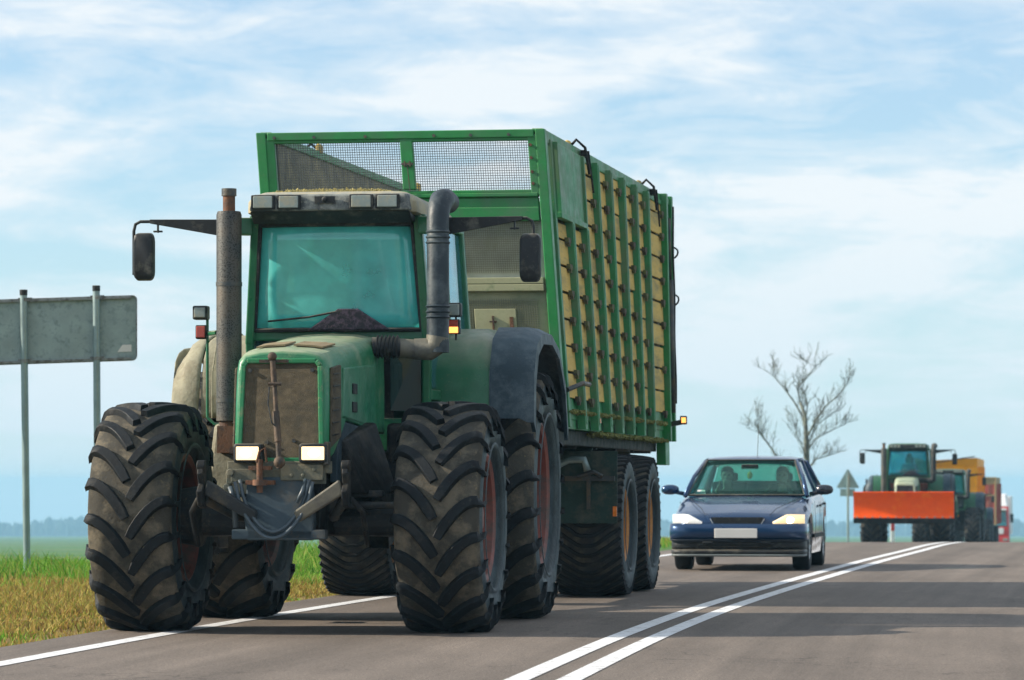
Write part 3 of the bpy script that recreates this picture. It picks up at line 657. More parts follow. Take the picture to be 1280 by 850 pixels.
    # fenders
    for s in (-1, 1): fender(root, s, (M_beige if s < 0 else M_green) if main else G, (M_beige if s < 0 else M_bluepl) if main else M_bluepl)
    # headlights and cross bar
    if main:
        br = MB(); br.box((0, -.80, 1.165), (.72, .10, .085)); br.box((-.02, -.83, 1.10), (.70, .05, .10)); br.box((.17, -.875, 1.13), (.30, .02, .11)); br.box((-.22, -.87, 1.11), (.22, .02, .09))
        for x in (.10, .18, .26): br.lathe([(-.02, .001), (-.02, .014), (0, .014)], (x, -.885, 1.11+(x > .2)*.04), 'y', 8)
        br.tube([(-.33, -.90, 1.13), (-.33, -.82, 1.13)], .026, 10); br.tube([(-.355, -.91, 1.03), (-.355, -.80, 1.03)], .024, 10)
        br.build('front_bracket', M_bracket, root, bevel=.006)
        for s, x in ((-1, -.205), (1, .255)):
            hl = MB().box((x, -.86, 1.262), (.205, .12, .135)).build('headlight', M_black, root, bevel=.02)
            MB().box((x, -.922, 1.262), (.158, .012, .092)).build('lens', M_lamp, hl, bevel=.015); MB().ball((x+s*.01, -.926, 1.262), .040, 14, (1.1, .25, .7)).build('bulb', M_bulb, hl, smooth=True)
            if s > 0: MB().box((x+.09, -.86, 1.262), (.03, .10, .16)).build('lamp_guard', M_steel, hl, bevel=.008)
    else:
        for x in (-.22, .22):
            hl = MB().box((x, -.84, 1.27), (.18, .06, .10)).build('headlight', M_black, root, bevel=.02)
            MB().box((x, -.872, 1.27), (.14, .01, .07)).build('lens', M_lampw if kind == 'lit' else M_lampg, hl, bevel=.01)
    # front linkage
    if main:
        ln = MB(); ln.prism([(-.22, .66), (.24, .66), (.25, .80), (.23, 1.10), (-.22, 1.10), (-.24, .80)], 'y', -.86, -.76)
        ln.box((0, -.80, .70), (.66, .12, .07)); ln.build('linkage_plate', M_plate, root, bevel=.012)
        for s in (-1, 1):
            a = MB()
            a.hexa([(s*.15, -.96, .78), (s*.15, -.88, .78), (s*.49, -.98, .98), (s*.49, -1.04, .98), (s*.13, -.98, .86), (s*.13, -.90, .86), (s*.46, -1.0, 1.08), (s*.46, -1.06, 1.08)])
            a.build('lower_link', M_linkarm if s > 0 else M_axle, root, bevel=.012)  # sunlight on the right arm is painted in as a paler steel
            h = MB(); h.prism([(-1.07, .90), (-.97, .88), (-.94, 1.0), (-.97, 1.18), (-1.04, 1.20), (-1.08, 1.12), (-1.04, 1.05), (-1.10, 1.0)], 'x', s*.505-.022, s*.505+.022)
            h.lathe([(-.03, .001), (-.03, .045), (.03, .045), (.03, .001)], (s*.505, -1.02, 1.17), 'x', 18); h.tube([(s*.53, -1.0, .95), (s*.60, -.9, .86), (s*.60, -.7, .62)], .022, 8)
            h.build('link_hook', M_under, root, auto=True, bevel=.008)
            MB().tube([(s*.30, -.86, .92), (s*.42, -.98, 1.02)], .03, 10).tube([(s*.5, -.98, .95), (s*.34, -.6, .82), (s*.30, -.3, .82)], .035, 10).build('lift_ram', M_steel, root, auto=True)
        tl = MB(); tl.tube([(.035, -1.0, 1.16), (.02, -.97, 1.36), (-.015, -.92, 1.74)], [.019, .018, .015], 12)
        tl.tube([(.022, -.975, 1.34), (.0, -.945, 1.55)], .024, 12); tl.tube([(-.015, -.92, 1.72), (-.03, -.90, 1.90)], .020, 12)
        tl.ball((-.035, -.895, 1.93), .033, 14); tl.box((-.03, -.86, 1.90), (.20, .05, .022)); tl.ball((.035, -.995, 1.20), .042, 12)
        tl.tube([(-.05, -.965, 1.74), (.04, -.95, 1.74)], .012, 8)
        tl.build('top_link', M_link, root, auto=True)
        MB().tube([(-.045, -.95, 1.72), (-.05, -.97, 1.60), (-.02, -.985, 1.47), (.005, -.98, 1.45)], .006, 6).build('safety_chain', M_black, root)
        ht_ = MB(); ht_.box((-.11, -.93, 1.06), (.20, .06, .03)); ht_.box((-.11, -.93, 1.16), (.16, .06, .028)); ht_.tube([(-.11, -.96, .99), (-.11, -.96, 1.22)], .022, 12); ht_.lathe([(-.02, .05), (.02, .05)], (-.11, -.96, 1.06), 'z', 14)
        ht_.tube([(-.13, -.97, 1.2), (-.11, -.98, 1.27), (-.07, -.98, 1.30), (-.06, -.97, 1.2)], .009, 6)
        ht_.build('hitch_pin', M_rust, root, auto=True, bevel=.003)
        hs = MB()
        for k, (dz, x0, x1) in enumerate(((0, -.255, .23), (-.045, -.285, .26))):
            pts = []
            for i in range(21):
                t = i/20; x = x0+(x1-x0)*t; z = 1.08+dz*.3-(.36+.03*k)*math.sin(math.pi*min(1, max(0, t)))**.62; pts.append((x, -.93-.05*math.sin(math.pi*t)-.02*k, z))
            hs.tube(pts, .0135, 8)
        hs.tube([(.20, -.9, 1.08), (.19, -.96, 1.0), (.15, -.97, .92)], .015, 8); hs.tube([(-.33, -.9, 1.03), (-.30, -.92, .95), (-.29, -.9, .75)], .02, 8)
        hs.build('hydraulic_hose', M_hose, root, smooth=True)
    # cab
    xo = .02; cab = MB()
    for s in (-1, 1):
        cab.beam((xo+s*.675, 1.40, 2.10), (xo+s*.612, 1.32, 3.06), .065, .09, up=(0, 1, 0)); cab.beam((xo+s*.66, 1.46, 1.45), (xo+s*.675, 1.40, 2.12), .06, .09, up=(0, 1, 0))
        cab.beam((xo+s*.75, 2.15, 1.6), (xo+s*.68, 2.15, 3.06), .05, .05, up=(0, 1, 0)); cab.beam((xo+s*.76, 2.90, 2.1), (xo+s*.69, 2.92, 3.06), .07, .08, up=(0, 1, 0))
        cab.beam((xo+s*.64, 1.34, 3.04), (xo+s*.70, 2.95, 3.04), .06, .06); cab.beam((xo+s*.68, 1.45, 1.72), (xo+s*.75, 2.2, 1.72), .05, .08)
        cab.beam((xo+s*.64, 1.28, 2.98), (xo+s*.84, 1.22, 2.98), .11, .13) if main else None
    cab.beam((xo-.60, 1.31, 3.03), (xo+.60, 1.31, 3.03), .05, .06); cab.beam((xo-.68, 2.93, 3.03), (xo+.68, 2.93, 3.03), .06, .06)
    cab.beam((xo-.66, 1.40, 2.165), (xo+.66, 1.40, 2.165), .05, .075)
    cab.box((xo, 2.2, 1.42), (1.28, 1.5, .25)); cab.box((xo, 2.93, 1.85), (1.3, .05, .9))
    cabo = cab.build('cab_frame', G, root, bevel=.012)
    for s in (-1, 1):   # panels either side of the hood
        MB().hexa([(s*.41, 1.43, 1.60), (s*.64, 1.45, 1.60), (s*.64, 1.47, 1.60), (s*.41, 1.45, 1.60), (s*.41, 1.41, 2.125), (s*.64, 1.42, 2.125), (s*.64, 1.44, 2.125), (s*.41, 1.43, 2.125)]).build('lower_window', G_dark, cabo)
    MB().box((xo, 1.50, 1.80), (.80, .03, .66)).build('firewall', M_black, cabo)
    # windscreen, slightly bowed
    g = []
    for i in range(7):
        t = i/6; row = []
        for j in range(9):
            u = -1+j/4; hw = .635+(.575-.635)*t; row.append((xo+u*hw, 1.375-.08*t-.07*(1-u*u), 2.205+(3.0-2.205)*t))
        g.append(row)
    ws = MB().sheet(g, -.006).build('windscreen', G_cab if main else G_far, cabo, smooth=True)
    fr = MB()
    for i, j0, j1 in ((0, 0, 8), (6, 0, 8)): fr.tube([Vector(g[i][j])+Vector((0, -.004, 0)) for j in range(9)], .017 if i == 0 else .03, 6)
    for j in (0, 8): fr.tube([Vector(g[i][j])+Vector((0, -.004, 0)) for i in range(7)], .018, 6)
    fr.build('window_seal', M_black, cabo)
    for s in (-1, 1):
        GD = G_sunblock if (main and s < 0) else G_side  # unseen left-hand panes get the added film that blocks the sun
        MB().hexa([(xo+s*.735, 2.17, 1.78), (xo+s*.668, 1.46, 1.78), (xo+s*.66, 1.46, 1.78), (xo+s*.727, 2.17, 1.78), (xo+s*.68, 2.17, 3.0), (xo+s*.625, 1.36, 3.0), (xo+s*.617, 1.36, 3.0), (xo+s*.672, 2.17, 3.0)]).build('door_glass', GD, cabo)
        MB().hexa([(xo+s*.755, 2.87, 2.15), (xo+s*.735, 2.19, 2.05), (xo+s*.727, 2.19, 2.05), (xo+s*.747, 2.87, 2.15), (xo+s*.695, 2.87, 3.0), (xo+s*.68, 2.19, 3.0), (xo+s*.672, 2.19, 3.0), (xo+s*.687, 2.87, 3.0)]).build('side_window', GD, cabo)
        MB().tube([(xo+s*.70, 2.1, 2.05), (xo+s*.76, 2.1, 2.05), (xo+s*.76, 2.1, 2.25), (xo+s*.70, 2.1, 2.25)], .012, 6).build('door_handle', M_black, cabo)
    MB().box((xo, 2.945, 2.65), (1.26, .008, .68)).build('rear_window', G_side, cabo)
    # roof
    def rrect(hx, y0, y1, r, z, bulge=0):
        pts = []
        for cx_, cy_, a0 in ((hx-r, y1-r, 0), (-hx+r, y1-r, 90), (-hx+r, y0+r, 180), (hx-r, y0+r, 270)):
            for k in range(6):
                a = R(a0+k*18); pts.append((xo+cx_+r*math.cos(a), cy_+r*math.sin(a), z))
        return pts
    rf = MB().loft([rrect(.62, 1.12, 2.98, .08, 3.055), rrect(.64, 1.07, 3.04, .08, 3.07), rrect(.635, 1.06, 3.05, .08, 3.15), rrect(.60, 1.07, 3.0, .10, 3.20), rrect(.54, 1.12, 2.9, .12, 3.225), rrect(.3, 1.5, 2.6, .16, 3.24)], True, True)
    rfo = rf.build('roof', M_roof if main else M_roofgreen, root, auto=True)
    fa = MB(); fa.hexa([(xo-.60, .985, 3.075), (xo+.60, .985, 3.075), (xo+.62, 1.2, 3.075), (xo-.62, 1.2, 3.075), (xo-.575, 1.01, 3.20), (xo+.575, 1.01, 3.20), (xo+.60, 1.2, 3.205), (xo-.60, 1.2, 3.205)])
    fao = fa.build('light_bar', M_fascia if main else M_black, rfo, bevel=.015)
    MB().hexa([(xo-.60, 1.14, 2.99), (xo+.60, 1.14, 2.99), (xo+.60, 1.3, 3.01), (xo-.60, 1.3, 3.01), (xo-.60, 1.0, 3.073), (xo+.60, 1.0, 3.073), (xo+.60, 1.3, 3.073), (xo-.60, 1.3, 3.073)]).build('sun_visor', M_black, rfo, bevel=.01)
    for x in ((-.495, -.30, .245, .44) if main else (-.52, -.40, -.28, .28, .40, .52)):
        w_ = .075 if main else .045
        l_ = MB().box((xo+x, .988, 3.14), (w_*2+.03, .03, .108)).build('work_light', M_black, fao, bevel=.008)
        MB().box((xo+x, .970, 3.14), (w_*2-.004, .012, .088)).build('lens', M_lampg, l_, bevel=.008)
    if main:
        MB().box((xo-.03, .985, 3.155), (.15, .02, .05)).ball((xo-.03, .968, 3.155), .022, 10).build('vent', M_black, fao)
    # wiper
    wp = MB(); wp.tube([(xo-.52, 1.30, 2.27), (xo-.2, 1.265, 2.30), (xo+.05, 1.26, 2.345)], .008, 6); wp.prism([(xo+.16, 2.21), (xo+.06, 2.27), (xo-.02, 2.34), (xo-.16, 2.345), (xo-.20, 2.30), (xo-.38, 2.265), (xo-.40, 2.21)], 'y', 1.262, 1.30) if False else None
    wp.build('wiper', M_black, cabo)
    cw = MB()
    cw.hexa([(xo-.22, 1.275, 2.20), (xo+.42, 1.29, 2.20), (xo+.42, 1.31, 2.20), (xo-.22, 1.295, 2.20), (xo+.02, 1.25, 2.36), (xo+.17, 1.255, 2.36), (xo+.17, 1.28, 2.36), (xo+.02, 1.27, 2.36)])
    cw.build('wiper_motor_cover', M_blackp, cabo, bevel=.02)
    # interior
    it = MB(); it.box((xo, 1.62, 2.05), (.9, .28, .2)); it.tube([(xo, 1.7, 2.0), (xo, 1.78, 2.33)], .04, 8); it.build('dashboard', M_black, cabo, bevel=.02)
    sw = MB(); c = Vector((xo, 1.80, 2.36)); tilt = Matrix.Rotation(R(28), 3, 'X')
    sw.tube([c+tilt @ Vector((.20*math.cos(a), .20*math.sin(a), 0)) for a in [2*math.pi*k/24 for k in range(25)]], .014, 8); sw.tube([c+tilt @ Vector((-.19, 0, 0)), c+tilt @ Vector((.19, 0, 0))], .012, 6)
    sw.build('steering_wheel', M_black, cabo, smooth=True)
    se = MB(); se.box((xo, 2.38, 1.93), (.52, .50, .13)); se.box((xo, 2.66, 2.28), (.50, .12, .62), (R(-8), 0, 0)); se.box((xo, 2.73, 2.70), (.28, .09, .20), (R(-8), 0, 0)); se.box((xo, 2.4, 1.7), (.36, .36, .36))
    se.build('seat', M_seat, cabo, bevel=.03)
    # exhaust and air intake
    ex = MB(); X = -.735
    ex.lathe([(1.50, .05), (1.52, .094), (3.05, .094), (3.075, .085), (3.075, .05)], (X, 1.0, 0), 'z', 28)
    exo = ex.build('exhaust_stack', M_perf, root, auto=True)
    MB().lathe([(3.07, .046), (3.20, .046)], (X, 1.0, 0), 'z', 20).build('tailpipe', M_rust, exo, auto=True)
    MB().lathe([(3.19, .048), (3.19, .056), (3.245, .056), (3.245, .046), (3.19, .04)], (X, 1.0, 0), 'z', 20).build('pipe_collar', M_steel, exo, auto=True)
    MB().lathe([(1.30, .06), (1.45, .06), (1.5, .075), (1.52, .075)], (X, 1.0, 0), 'z', 20).box((X, 1.0, 1.38), (.14, .2, .2)).tube([(X, 1.0, 1.35), (-.5, .9, 1.2), (-.3, .8, 1.15)], .055, 12).build('exhaust_elbow', M_rust, exo, auto=True)
    for zc in (1.67, 2.535): MB().lathe([(zc-.015, .092), (zc-.015, .098), (zc+.015, .098), (zc+.015, .092)], (X, 1.0, 0), 'z', 28).build('clamp', M_steel, exo, auto=True)
    ip = MB(); X = .835
    ip.tube([(X, 1.0, 2.02), (X, 1.0, 3.02), (X+.003, 1.03, 3.09), (X+.012, 1.09, 3.145), (X+.028, 1.17, 3.16), (X+.045, 1.26, 3.14)], [.083, .083, .085, .088, .085, .08], 22)
    for z0 in (2.28, 2.83):
        for k in range(3): ip.lathe([(z0+k*.04-.013, .082), (z0+k*.04, .093), (z0+k*.04+.013, .082)], (X, 1.0, 0), 'z', 22)
    ipo = ip.build('intake_pipe', M_pipe if main else M_black, root, auto=True)
    el = MB(); el.tube([(X, 1.0, 2.14), (X-.01, 1.0, 2.08), (X-.06, 1.0, 2.045), (.66, .98, 2.045)], [.086, .088, .084, .078], 20)
    el.tube([(.67, .98, 2.045), (.52, .93, 2.055)], .072, 18); el.build('elbow', M_linkarm if main else M_black, ipo, auto=True)
    co = MB()
    for k in range(6): co.lathe([(-.012, .07), (0, .09), (.012, .07)], (.545-k*.028, .93-k*.006, 2.06), 'x', 20)
    co.tube([(.56, .93, 2.055), (.36, .88, 2.06)], .072, 16); co.build('bellows', M_black, ipo, auto=True)
    # mirrors
    for s in (-1, 1):
        x0 = .80 if s < 0 else .86
        mb = MB()
        arm = MB(); arm.hexa([(s*x0, 1.18, 2.90), (s*x0, 1.22, 2.90), (s*(x0+.58), 1.22, 3.005), (s*(x0+.58), 1.18, 3.005), (s*x0, 1.18, 3.03), (s*x0, 1.22, 3.03), (s*(x0+.58), 1.22, 3.035), (s*(x0+.58), 1.18, 3.035)])
        arm.box((s*(x0+.52), 1.2, 2.97), (.012, .03, .07)); arm.box((s*(x0+.52), 1.2, 2.945), (.07, .02, .014))
        xe = 1.505 if s < 0 else 1.52
        arm.tube([(s*(x0+.45), 1.2, 3.02), (s*(xe-.05), 1.2, 3.02), (s*(xe-.012), 1.2, 3.0), (s*xe, 1.2, 2.95), (s*xe, 1.2, 2.62)], .013, 8)
        xm = 1.42 if s < 0 else 1.50
        m_ = []
        for yy, k in ((1.13, .82), (1.145, .96), (1.19, 1.0), (1.215, .94)):
            ring = []
            for cx_, cz_, a0 in ((.045, .12, 0), (-.045, .12, 90), (-.045, -.12, 180), (.045, -.12, 270)):
                for q in range(5):
                    a = R(a0+q*22.5); ring.append((s*0+s*xm+(cx_+.035*math.cos(a))*k, yy, 2.755-.03*(s > 0)+(cz_+.06*math.sin(a))*k))
            m_.append(ring)
        mo = mb.loft(m_, True, True).build('mirror', M_black, root, auto=True)
        arm.build('mirror_arm', M_black, mo, bevel=.004)
    # side marker lamps
    if main:
        lp = MB(); lp.box((.915, 1.25, 2.345), (.12, .10, .105)); lo = lp.build('marker_light', M_black, root, bevel=.012)
        MB().box((.915, 1.195, 2.345), (.10, .012, .085)).build('lens', M_lampg, lo, bevel=.01)
        MB().tube([(.93, 1.27, 2.12), (.93, 1.27, 2.30)], .008, 6).tube([(.93, 1.3, 2.21), (.72, 1.35, 2.2)], .015, 6).build('bracket', M_black, lo)
        lp = MB().box((.915, 1.25, 2.22), (.10, .08, .11)); lo = lp.build('indicator', M_black, root, bevel=.01)
        MB().box((.915, 1.205, 2.245), (.078, .012, .045)).build('lens', M_red, lo); MB().box((.915, 1.205, 2.195), (.078, .012, .045)).build('lit_lens', M_amber, lo)
        lp = MB().box((-1.0, 1.25, 2.335), (.115, .10, .105)); lo = lp.build('marker_light', M_black, root, bevel=.012)
        MB().box((-1.0, 1.195, 2.335), (.085, .012, .075)).build('lens', M_lampg, lo, bevel=.008)
        MB().tube([(-.955, 1.26, 1.55), (-.955, 1.26, 2.30)], .011, 8).tube([(-.955, 1.26, 2.18), (-.85, 1.1, 2.18)], .018, 6).tube([(-.955, 1.26, 1.55), (-.90, 1.26, 1.50), (-.7, 1.35, 1.50)], .011, 8).build('lamp_post', G, lo)
        lp = MB().box((-.995, 1.25, 2.19), (.085, .08, .105)); lo = lp.build('indicator', M_black, root, bevel=.01)
        MB().box((-.995, 1.205, 2.19), (.068, .012, .085)).build('lens', M_red, lo, bevel=.006)
    # battery box / tank / steps
    for s in (-1, 1):
        tk = MB().hexa([(s*.45, .95, .82), (s*.92, .95, .82), (s*.92, 1.65, .82), (s*.45, 1.65, .82), (s*.45, 1.0, 1.50), (s*.86, 1.05, 1.50), (s*.86, 1.65, 1.50), (s*.45, 1.65, 1.50)])
        tk.build('side_tank' if s > 0 else 'battery_box', (M_beige if s < 0 else M_under) if main else M_under, root, bevel=.03)
        stp = MB()
        for z in (.55, .85, 1.15): stp.box((s*.98, 1.55, z), (.2, .38, .03))
        stp.box((s*.98, 1.37, .85), (.18, .02, .66)); stp.box((s*.98, 1.73, .85), (.18, .02, .66)); stp.build('step', M_under, root)
        if main:
            c = MB().hexa([(s*.52, -.30, .98), (s*.30, -.30, .98), (s*.30, .50, .98), (s*.62, .50, .98), (s*.36, -.30, 1.36), (s*.30, -.30, 1.36), (s*.30, .5, 1.50), (s*.46, .5, 1.50)])
            c.build('engine_guard', M_beige if s < 0 else M_under, root, bevel=.02)
    if kind == 'plow':
        # snow blade: curved mouldboard, cutting edge, frame
        rings = []
        for i in range(11):
            t = i/10; a = R(-38+88*t); rings.append([(x, -1.95+.42*math.cos(a)-.1*t-.42, 1.22+.62*math.sin(a)*1.0) for x in [-1.55+3.1*j/16 for j in range(17)]])
        bl = MB().sheet(rings, .02).build('plow_blade', M_orange, root, auto=True)
        MB().box((0, -2.055, .80), (3.1, .03, .17), (R(14), 0, 0)).build('cutting_edge', M_under, bl)
        for j in range(13): MB().box((-1.44+.24*j, -2.06, .905), (.05, .02, .05)).build('bolt', M_lampg, bl)
        fr_ = MB(); fr_.box((0, -1.35, .95), (.9, .7, .16)); fr_.beam((-.4, -1.7, .95), (-1.2, -1.95, .95), .1, .1); fr_.beam((.4, -1.7, .95), (1.2, -1.95, .95), .1, .1); fr_.box((0, -.95, 1.0), (.7, .2, .5))
        fr_.build('plow_frame', M_under, bl)
        pk = MB(); pk.tube([(1.46, -1.95, 1.6), (1.47, -1.95, 2.32)], .014, 6).ball((1.47, -1.95, 2.34), .035, 8); pk.build('marker_rod', M_black, bl)
        pk = MB().box((-1.2, .9, 1.42), (.5, .3, .10)); pk.build('warning_light_bar', M_rimy, root, bevel=.02)
    return root

M_green2 = mat('clean_tractor_green', (0.018, 0.12, 0.055), 0.45, dirt=(0.05, 0.10, 0.06), dirt_amt=0.4)
M_hood = mat('weathered_hood_green', (0.015, 0.17, 0.075), 0.42, dirt=(0.16, 0.26, 0.15), dirt_amt=0.35, dirt_scale=2.5, bump=.15, dust=(0.33, 0.36, 0.24), dust_amt=.95)
M_rimgreen = mat('bright_rim_green', (0.012, 0.19, 0.07), 0.4, dirt=(0.2, 0.2, 0.12), dirt_amt=0.3, dirt_scale=8)
M_panel = mat('side_panel_green', (0.015, 0.17, 0.085), 0.4, dirt=(0.10, 0.24, 0.15), dirt_amt=0.5, dirt_scale=1.6, bump=.08)
M_hoodfar = mat('pale_hood', (0.38, 0.45, 0.33), 0.5, dirt=(0.3, 0.33, 0.2), dirt_amt=0.4)
M_roofgreen = mat('far_roof', (0.05, 0.14, 0.09), 0.5)
M_blackp = mat('speckled_cover', (0.02, 0.018, 0.03), 0.5, dirt=(0.12, 0.08, 0.12), dirt_amt=0.5, dirt_scale=25)
M_bracket = mat('bracket_paint', (0.10, 0.11, 0.085), 0.7, dirt=(0.2, 0.18, 0.12), dirt_amt=0.5, dirt_scale=9, bump=.3)
M_linkarm = mat('worn_lit_steel', (0.15, 0.145, 0.115), 0.6, 0.1, dirt=(0.10, 0.10, 0.09), dirt_amt=0.45, dirt_scale=7, bump=.3)
M_axle = mat('axle_grey', (0.035, 0.042, 0.048), 0.55, 0.2, dirt=(0.10, 0.09, 0.07), dirt_amt=0.4, dirt_scale=6, bump=.2, spec=0.25)
M_hose = mat('hose', (0.05, 0.075, 0.095), 0.45)
M_orange = mat('orange_blade', (1.0, 0.105, 0.002), 0.5, dirt=(1.0, 0.2, 0.01), dirt_amt=0.2, dirt_scale=3, var=.05, spec=0.12)
G_far = glass('far_cab_glass', (0.35, 0.85, 0.9), (0.04, 0.36, 0.42), 0.35, 0.10)
# perforated heat shield: fine dark holes in dull steel
def perf_mat():
    m = bpy.data.materials.new('perforated_shield'); m.use_nodes = True; t = m.node_tree; n = t.nodes; l = t.links; b = n['Principled BSDF']
    b.inputs['Roughness'].default_value = .6; b.inputs['Metallic'].default_value = .3
    tcn = n.new('ShaderNodeTexCoord'); v = n.new('ShaderNodeTexVoronoi'); v.inputs['Scale'].default_value = 75; v.inputs['Randomness'].default_value = .8; l.new(tcn.outputs['Object'], v.inputs['Vector'])
    r = n.new('ShaderNodeValToRGB'); e = r.color_ramp.elements; e[0].position = .32; e[0].color = (0.008, .009, .010, 1); e[1].position = .46; e[1].color = (0.055, .060, .058, 1); l.new(v.outputs['Distance'], r.inputs[0])
    q = n.new('ShaderNodeTexNoise'); q.inputs['Scale'].default_value = 4; q.inputs['Detail'].default_value = 8; l.new(tcn.outputs['Object'], q.inputs[0])
    mr = n.new('ShaderNodeMapRange'); mr.inputs['From Min'].default_value = .45; mr.inputs['From Max'].default_value = .65; mr.inputs['To Max'].default_value = .35; l.new(q.outputs[0], mr.inputs[0])
    mx = n.new('ShaderNodeMixRGB'); l.new(mr.outputs[0], mx.inputs[0]); l.new(r.outputs[0], mx.inputs[1]); mx.inputs[2].default_value = (.16, .12, .075, 1); l.new(mx.outputs[0], b.inputs['Base Color'])
    return m
M_perf = perf_mat()

TR = R(-7.5)
tractor = build_tractor('main', 'big muddy green tractor with its headlights on, pulling the tall green silage trailer', 'tractors driving in the convoy', (-1.505, 26.86, 0.0), TR)

# ------------------------------------------------------------------ silage trailer (origin: road under the middle of its front face)
def build_trailer():
    Ztr = 32.3; Y = R(-9.0)
    root = empty('silage_trailer', (-0.79, Ztr, zroad(Ztr)), Y)
    tag(root, 'tall green silage trailer with mesh front and straw-coloured slatted side behind the nearest tractor', 'trailer', 'trailers pulled in the convoy')
    HW = 1.25; LEN = 7.95; ZB, ZT = 1.56, 4.08
    def wp(p):     # the whole body leans a little at the front, as it does on the cambered road
        x, y, z = p; k = (-.18*(1-y/LEN)-.04*(y/LEN))*(z-ZB)/(ZT-ZB); return (x+k, y, z)
    def B(mb, nm, m, par, **kw):
        mb.v = [wp(v) for v in mb.v]; return mb.build(nm, m, par, **kw)
    # --- body: floor, corner posts, top rails
    fl = MB().box((0, LEN/2, 1.58), (2.44, LEN-.1, .10)); body = B(fl, 'load_floor', M_tgreen2, root)
    fp = MB()
    for s in (-1, 1):
        fp.box((s*(HW-.03), .04, (ZB+ZT)/2+.004), (.085, .10, ZT-ZB+.008))
    for z, h in ((4.05, .07), (3.525, .035), (3.36, .12)): fp.box((0, .035, z), (2*HW-.17, .09, h))
    fp.box((0, .045, 3.455), (2*HW-.17, .05, .10)); fp.box((.05, .035, 3.80), (.11, .075, .44)); fp.box((-.85, .045, 2.4), (.05, .05, 1.6)); fp.box((.0, .05, 1.66), (2.33, .1, .16))
    fp.box((-1.145, .03, 3.78), (.075, .06, .52)); fp.box((1.145, .03, 3.78), (.075, .06, .52)); fp.box((-.02, .03, 4.005), (2.3, .05, .03)); fp.box((-.02, .03, 3.555), (2.3, .05, .03))
    fo = B(fp, 'front_frame', M_tgreen, root, bevel=.008)
    la = MB().box((.05, -.015, 3.80), (.10, .02, .02)).box((.03, -.02, 3.80), (.012, .015, .05)).box((.075, -.02, 3.80), (.012, .015, .05)).tube([(.05, -.02, 3.79), (.06, -.02, 3.56)], .004, 5)
    B(la, 'latch', M_steel, fo)
    for x in (-1.1, -.75, -.3, .3, .62, .95):
        B(MB().lathe([(-.012, .001), (-.012, .014), (.01, .014)], (x, -.012, 4.04), 'y', 8), 'bolt', M_steel, fo)
    for z in (3.62, 3.72, 3.84, 3.95):
        B(MB().lathe([(-.012, .001), (-.012, .014), (.01, .014)], (1.13, -.005, z), 'y', 8), 'bolt', M_rust, fo)
    def wires(x0, x1, z0, z1, y, p, r, nm):
        w = MB(); n = int((x1-x0)/p)
        for i in range(1, n): w.box((x0+i*(x1-x0)/n, y, (z0+z1)/2), (r, r, z1-z0))
        n = int((z1-z0)/p)
        for i in range(1, n): w.box(((x0+x1)/2, y+r*1.2, z0+i*(z1-z0)/n), (x1-x0, r, r))
        return B(w, nm, M_wire if z0 > 3.4 else M_wirep, fo)
    wires(-1.11, .0, 3.565, 3.995, .03, .0205, .0046, 'wire_screen'); wires(.105, 1.11, 3.565, 3.995, .03, .0205, .0046, 'wire_screen')
    # lower front: mesh on caked backing, painted pale for light behind it; sheet below
    wires(.30, 1.14, 2.86, 3.30, .03, .019, .005, 'wire_screen'); wires(-1.14, .26, 2.86, 3.30, .03, .019, .005, 'wire_screen')
    B(MB().box((0, .06, 3.05), (2.40, .012, .53)), 'backlit_caked_sheet', M_tsheet, fo)
    B(MB().box((0, .02, 2.79), (2.32, .07, .055)).box((0, .0, 2.73), (2.32, .03, .06)), 'cross_bar', M_tbeige, fo, bevel=.006)
    B(MB().box((0, .05, 2.25), (2.40, .02, 1.14)), 'front_sheet', M_tfront, fo)
    wires(.30, 1.10, 2.30, 2.64, .02, .02, .004, 'wire_screen')
    B(MB().box((.72, .018, 2.42), (.36, .02, .26)), 'patch_plate', M_tbeige, fo, bevel=.004)
    B(MB().box((.70, -.005, 2.42), (.012, .03, .14)).box((.70, -.006, 2.44), (.06, .02, .012)), 'hook', M_rust, fo)
    B(MB().box((.86, -.002, 2.42), (.03, .02, .12)), 'hook', M_rust, fo)
    B(MB().box((-.86, .0, 2.1), (.4, .02, .5)), 'patch_plate', M_tfront, fo)
    # --- sides
    for s in (-1, 1):
        sd_ = MB()
        sd_.box((s*(HW-.06), LEN/2, ZT-.02), (.10, LEN-.12, .075)); sd_.box((s*(HW-.02), LEN/2, ZT-.075), (.05, LEN-.14, .05))
        sd_.box((s*(HW-.06), LEN/2, ZB+.17), (.08, LEN-.12, .24))
        so = B(sd_, 'side_frame', M_tgreen2, root, bevel=.008)
        # corner post pair and ribs
        for y0, w_, zb, zt, dx in ((.13, .07, 1.56, 4.02, .0), (.30, .09, 1.54, 4.02, .012)):
            B(MB().box((s*(HW-.035+dx), y0, (zb+zt)/2), (.08, w_, zt-zb)), 'post', M_tgreen2, so, bevel=.006)
        for k in range(7):
            y0 = 1.02+k*.85; zt = 3.37 if k == 0 else 4.04
            zt = {0: 3.36, 1: 3.36}.get(k, 4.02)
            m = MB().box((s*(HW+.018), y0, (1.53+zt)/2), (.075, .125, zt-1.53)); m.box((s*(HW+.058), y0, (1.56+zt)/2), (.006, .06, zt-1.6))
            B(m, 'rib', M_tgreen2, so, bevel=.006)
        if True:  # smooth upper panel over the first two bays
            p = MB().box((s*(HW+.005), 1.12, 3.70), (.05, 1.50, .62)); p.box((s*(HW+.02), 1.12, 3.375), (.07, 1.52, .05)); p.box((s*(HW+.02), 1.87, 3.70), (.07, .05, .62)); p.box((s*(HW+.02), .385, 3.70), (.07, .04, .62))
            B(p, 'upper_panel', M_tgreen2, so, bevel=.005)
        # slatted boards, each bay a row of overlapping slats with brackets between
        b = MB(); gp_ = MB(); hk = MB(); rnd = random.Random(11+s)
